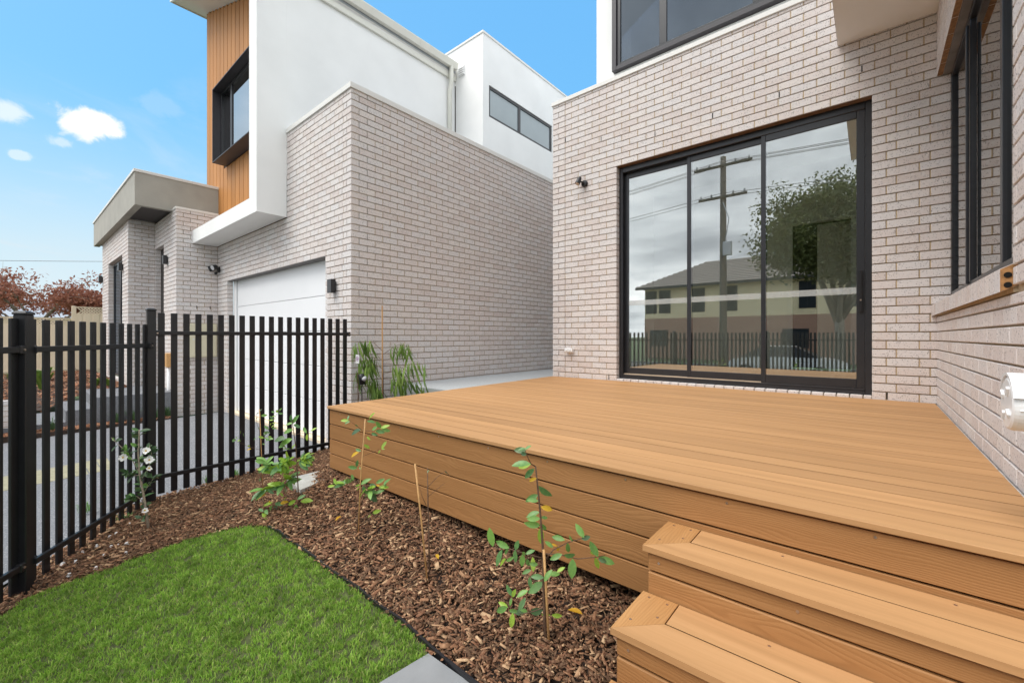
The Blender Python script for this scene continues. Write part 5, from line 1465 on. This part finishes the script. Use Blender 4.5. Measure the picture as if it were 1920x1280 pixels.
def lattice(y0, y1, z0, z1):
    m = MB(); s = .075; th = .004
    m.cbox((FX - .012, y0, z1 - .028), (FX + .012, y1, z1), .003); m.cbox((FX - .012, y0, z0), (FX + .012, y1, z0 + .02), .003)
    n = int((y1 - y0) / s)
    zz0, zz1 = z0 + .02, z1 - .028; hgt = zz1 - zz0
    for i in range(-3, n + 3):
        for sg in (1, -1):
            ya = y0 + i * s; yb_ = ya + sg * hgt
            p = [(ya - .019, zz0), (ya + .019, zz0), (yb_ + .019, zz1), (yb_ - .019, zz1)]
            if min(q_[0] for q_ in p) < y0 or max(q_[0] for q_ in p) > y1: continue
            m.prism([(FX + (.001 if sg > 0 else -.005), a, b) for a, b in p], (th, 0, 0))
    o = obj('lattice', m, M['cream'], cf); return o


for (ya, yb_, zt_) in ((-9.0, -4.15, .56), (-4.1, 1.27, .56), (1.34, 3.9, .92)):
    y = ya
    while y < yb_ - .01:
        y2 = min(y + .19, yb_); m = MB(); r_ = .018
        m.prism([(FX, y, -1.15), (FX + r_, y + .03, -1.15), (FX + r_, y2 - .05, -1.15), (FX, y2 - .02, -1.15), (FX, y2, -1.15), (FX - .006, y2, -1.15), (FX - .006, y, -1.15)], (0, 0, zt_ - .22 + 1.15)); obj('sheet_rib', m, M['cream'], cf); y = y2
    lattice(ya, yb_, zt_ - .22, zt_)
    m = MB(); m.cbox((FX - .03, ya - .03, -1.2), (FX + .03, ya + .03, zt_ + .01), .004); obj('post', m, M['cream'], cf)
m = MB(); m.cbox((FX + .005, -9, -.99), (FX + .03, 3.9, -.95), .003); m.cbox((FX - .03, 1.27, -1.2), (FX + .035, 1.34, .94), .004); obj('rail', m, M['cream'], cf)


# ------------------------------------------------------------------ trees
def tree(name, label, base, height, crown_c, crown_r, nleaf, lsize, leafmat, trunk_r, seed, limbs=7, group=None, bare=0, hole=.35, cat='tree', flat=1.0):
    rs = np.random.default_rng(seed); rr_ = random.Random(seed)
    t = thing(name, label, cat, base, group)
    base = np.array(base, float); cc = np.array(crown_c, float); cr_ = np.array(crown_r, float)
    top = base + np.array((0, 0, height * .35))
    m = MB(); m.tube([base - np.array((0, 0, .3)), (base + top) / 2 + np.array((.03, .02, 0)) * height * .2, top], [trunk_r, trunk_r * .8, trunk_r * .65], 10); obj('trunk', m, M['bark'], t, smooth=True)
    tips = []; m = MB()
    for i in range(limbs):
        a = 2 * math.pi * i / limbs + rr_.uniform(-.3, .3); e = rr_.uniform(-.2, .95); k = rr_.uniform(.6, .95)
        end = cc + cr_ * np.array((math.cos(a) * math.cos(e), math.sin(a) * math.cos(e), math.sin(e))) * k
        mid = top * .55 + end * .45 + np.array((rr_.uniform(-.2, .2), rr_.uniform(-.2, .2), rr_.uniform(0, .3))) * height * .15
        st_ = base + (top - base) * rr_.uniform(.7, 1.0)
        m.tube([st_, mid, end], [trunk_r * .5, trunk_r * .25, trunk_r * .06], 7)
        for j in range(5):
            f = rr_.uniform(.3, 1); p = mid + (end - mid) * f; e2 = p + cr_ * np.array((rr_.uniform(-.4, .4), rr_.uniform(-.4, .4), rr_.uniform(-.15, .5)))
            m.tube([p, (p + e2) / 2 + np.array((0, 0, .04)) * height * .2, e2], [trunk_r * .14, trunk_r * .08, trunk_r * .03], 5); tips += [e2, (p + e2) / 2]
        tips += [end, mid * .3 + end * .7]
    for j in range(bare):
        p = cc + cr_ * np.array((rr_.uniform(-.9, .9), rr_.uniform(-.9, .9), .55)); m.tube([p, p + np.array((rr_.uniform(-.15, .15), rr_.uniform(-.1, .1), rr_.uniform(.5, 1.1)))], [trunk_r * .06, trunk_r * .02], 4)
    o = obj('limbs', m, M['bark'], t, smooth=True); o['kind'] = 'stuff'
    tips = np.array(tips); ci = rs.integers(0, len(tips), nleaf)
    cl_r = cr_ * hole
    g = rs.normal(0, 1, (nleaf, 3)); g /= np.linalg.norm(g, axis=1)[:, None]; g *= (rs.uniform(0, 1, nleaf) ** .45)[:, None]
    P = tips[ci] + g * cl_r
    ax = rs.normal(0, 1, (nleaf, 3)); ax /= np.linalg.norm(ax, axis=1)[:, None]; b = rs.normal(0, 1, (nleaf, 3)); b -= (b * ax).sum(1)[:, None] * ax; b /= np.linalg.norm(b, axis=1)[:, None]
    s = rs.uniform(.6, 1.25, nleaf)[:, None] * lsize
    V = np.stack([P - ax * s, P - b * s * .42, P + ax * s, P + b * s * .42], 1).reshape(-1, 3)
    Fa = np.arange(nleaf * 4).reshape(-1, 4)
    o = npmesh('crown', V, Fa, leafmat, t, org=tuple(cc)); o['kind'] = 'stuff'
    return t


tree('red_leaf_tree', 'russet-leaved tree with bare twigs above the lower cream fence', (-23.0, .6, -1.1), 4.0, (-23.0, .4, 1.15), (2.0, 2.3, 1.05), 6800, .07, M['leaf_red'], .13, 3, 9, 'russet trees behind the cream fence', 6, .30)
tree('red_leaf_tree', 'russet-leaved tree at the left edge with grey branches', (-22.5, -2.9, -1.1), 3.8, (-22.5, -2.7, 1.0), (1.8, 2.0, 1.05), 5600, .07, M['leaf_red'], .12, 4, 8, 'russet trees behind the cream fence', 4, .30)
tree('red_leaf_tree', 'dense low russet tree beside the green bush at the canopy corner', (-22.8, 2.8, -1.1), 3.2, (-22.8, 2.7, .75), (1.4, 1.4, .85), 6000, .07, M['leaf_red'], .1, 5, 7, 'russet trees behind the cream fence', 3, .34)
tree('green_bush', 'green bush rising behind the russet leaves by the house corner', (-26.0, 4.0, -1.1), 3.0, (-26.0, 3.9, 1.3), (1.0, 1.0, 1.1), 3500, .08, M['leaf_bright'], .08, 6, 6, None, 0, .4, 'bush')
m = MB(); pts = [tuple(F_ * 23 + R_ * q_ + np.array((0, 0, 4.06 + .0009 * (q_ + 20) ** 2))) for q_ in np.linspace(-50, 12, 40)]
m.tube(pts, .014, 5); tag(obj('overhead_cable', m, M['black']), 'thin dark overhead cable crossing the pale sky above the russet tree', 'cable')
# low-pitched house glimpsed through the red leaves
fh = thing('far_house', 'low grey-roofed house glimpsed through the russet leaves', 'house', (-34, 0, -1.4))
m = MB(); m.box((-38, -7, -1.5), (-31, 5, .95)); obj('wall', m, M['cream_wall'], fh)
m = MB(); m.prism([(-38.5, -7.5, .95), (-30.5, -7.5, .95), (-34.5, -7.5, 2.1)], (0, 13, 0)); obj('roof', m, M['metalroof'], fh)
window(fh, 'X', -31.001 + .05, -2.2, -.6, -.3, .6, [-1.4], M['glass_up'], .06, .05, -1)

# ------------------------------------------------------------------ across the street (mirrored in the door glass)
oh = thing('street_house', 'two-storey house with tiled hip roof, cream upper floor and brick base across the street', 'house', (-8, -28, -1.8))
hx0, hx1, hy0, hy1 = -15.5, 5.0, -33.5, -25.0
m = MB(); m.box((hx0, hy0, -1.85), (hx1, hy1, 1.6)); obj('lower_wall', m, M['red_brick'], oh)
m = MB(); m.box((hx0 + .02, hy0 + .02, 1.602), (hx1 - .02, hy1 - .02, 4.3)); obj('upper_wall', m, M['cream_wall'], oh)
rx0, rx1, ry0, ry1 = hx0 - .6, hx1 + .6, hy0 - .6, hy1 + .6; rm = (ry0 + ry1) / 2; hl = (ry1 - ry0) / 2
m = MB(); m.add([(rx0, ry0, 4.3), (rx1, ry0, 4.3), (rx1, ry1, 4.3), (rx0, ry1, 4.3), (rx0 + hl, rm, 6.8), (rx1 - hl, rm, 6.8)], [(0, 3, 2, 1), (0, 1, 5, 4), (1, 2, 5), (2, 3, 4, 5), (3, 0, 4)]); ro = obj('roof', m, M['tile'], oh)
m = MB()
for k in range(14):
    f = k / 14; y_ = ry1 - hl * f; z_ = 4.3 + 2.5 * f; m.prism([(rx0 + hl * f, y_, z_ + .005), (rx0 + hl * f, y_ - hl / 14, z_ + 2.5 / 14 + .005), (rx0 + hl * f, y_, z_ + .045)], (rx1 - rx0 - 2 * hl * f, 0, 0))
o = obj('tile_rows', m, M['tile'], ro); o['kind'] = 'stuff'
m = MB(); m.box((rx0, ry1 - .02, 4.12), (rx1, ry1 + .05, 4.3)); obj('gutter', m, M['soffit_dark'], oh)
for xa in (-15.4, -14.2, -11.4, -9.0, -4.0, -1.2, 1.2): window(oh, 'Y', hy1 + .02, xa, xa + 1.0, 2.05, 4.0, [xa + .5], M['far_glass'], .05, .06, -1, .04)
for xa in (-15, -5, -.5): window(oh, 'Y', hy1 + .04, xa, xa + 1.6, -.8, .6, [xa + .8], M['far_glass'], .06, .06, -1, .05)
tree('street_tree', 'large dark leafy street tree standing by the road', (-1.1, -11.6, -1.8), 9.0, (-1.0, -11.4, 3.3), (3.6, 3.0, 3.9), 46000, .095, M['leaf_tree'], .24, 11, 10, None, 0, .30)
pl = thing('utility_pole', 'tall grey timber power pole with crossarms beside the road', 'utility pole', (-5.13, -9.2, -1.8))
m = MB(); m.tube([(-5.13, -9.2, -1.9), (-5.13, -9.2, 8.1)], [.17, .12], 12); obj('pole', m, M['pole'], pl, smooth=True)
for z_, l_ in ((7.6, 1.2), (6.2, 1.0)):
    m = MB(); m.cbox((-5.13 - l_, -9.07, z_), (-5.13 + l_, -8.97, z_ + .11), .01); ca = obj('crossarm', m, M['pole'], pl)
    for q_ in (-.9, -.45, .45, .9):
        m = MB(); lathe(m, (-5.13 + q_ * l_, -9.02, z_ + .11), (0, 0, 1), [(0, .02), (.05, .05), (.09, .03), (.12, .045), (.15, .02)], 10); obj('insulator', m, M['greypipe'], ca)
m = MB(); m.cbox((-5.05, -8.98, 3.6), (-4.70, -8.78, 4.2), .02); m.tube([(-5.0, -9.0, 4.2), (-4.8, -8.8, 5.2), (-5.08, -8.95, 6.0)], .02, 6); obj('junction_box', m, M['greypipe'], pl)
for i, (q_, z_) in enumerate(((-1.08, 7.76), (-.54, 7.76), (.54, 7.76), (1.08, 7.76), (-.9, 6.36), (.9, 6.36))):
    m = MB(); L_ = 40
    m.tube([(-5.13 + s_, -9.02 + q_ * .25, z_ + (abs(s_) / L_) * (1 - abs(s_) / L_) * -3.6 + .0) for s_ in np.linspace(-L_, L_, 49)], .012, 4); obj('power_line', m, M['black'], pl)
# parked car
car = thing('parked_car', 'white sedan parked at the kerb in front of the garden fence', 'car', (-3.0, -10.9, -1.84))
cz = -1.84
sec = [(-2.20, .42, .62, .78), (-2.0, .30, .82, .84), (-1.35, .26, .92, .88), (-.75, .24, .96, .90), (.4, .24, .97, .90), (1.3, .26, .95, .90), (1.95, .30, .88, .85), (2.25, .42, .68, .76)]
m = MB(); vs = []; 
for (x_, zl, zh, hw) in sec:
    vs += [(x_, -hw, zl), (x_, -hw - .02, (zl + zh) / 2), (x_, -hw + .06, zh), (x_, hw - .06, zh), (x_, hw + .02, (zl + zh) / 2), (x_, hw, zl)]
fs = [tuple(range(6))[::-1], tuple(range(len(vs) - 6, len(vs)))]
for i in range(len(sec) - 1):
    for j in range(6): fs.append((6 * i + j, 6 * i + (j + 1) % 6, 6 * i + 6 + (j + 1) % 6, 6 * i + 6 + j))
m.add([(-3.0 + a, -10.9 + b, cz + c) for a, b, c in vs], fs); obj('body', m, M['car'], car, smooth=False)
m = MB(); cab = [(-1.65, .93, .80), (-.85, 1.40, .62), (.45, 1.42, .62), (1.35, .96, .80)]; vs = []
for x_, z_, hw in cab: vs += [(-3 + x_, -10.9 - hw, cz + z_), (-3 + x_, -10.9 + hw, cz + z_)]
vs += [(-3 - 1.65, -11.7, cz + .9), (-3 - 1.65, -10.1, cz + .9), (-3 + 1.35, -11.7, cz + .9), (-3 + 1.35, -10.1, cz + .9)]
m.add(vs, [(0, 1, 3, 2), (2, 3, 5, 4), (4, 5, 7, 6), (0, 2, 4, 6), (7, 5, 3, 1)]); obj('cabin_glass', m, M['frame'], car)
m = MB(); m.cbox((-3.82, -11.51, cz + 1.405), (-2.57, -10.29, cz + 1.435), .012); obj('car_roof', m, M['car'], car)
for x_ in (-1.4, 1.38):
    for sg in (-1, 1):
        m = MB(); m.tube([(-3 + x_, -10.9 + sg * .72, cz + .31), (-3 + x_, -10.9 + sg * .93, cz + .31)], .31, 22); wh = obj('wheel', m, M['tyre'], car)
        m = MB(); m.tube([(-3 + x_, -10.9 + sg * .931, cz + .31), (-3 + x_, -10.9 + sg * .945, cz + .31)], .20, 16); obj('rim', m, M['greypipe'], wh)
for sg in (-1, 1):
    m = MB(); m.cbox((-3 + 2.14, -10.9 + sg * .5 - .16, cz + .62), (-3 + 2.24, -10.9 + sg * .5 + .16, cz + .74), .02); obj('headlight', m, M['greypipe'], car)
    m = MB(); m.cbox((-3 - 2.19, -10.9 + sg * .5 - .16, cz + .66), (-3 - 2.10, -10.9 + sg * .5 + .16, cz + .78), .02); obj('tail_light', m, M['leaf_red'], car)
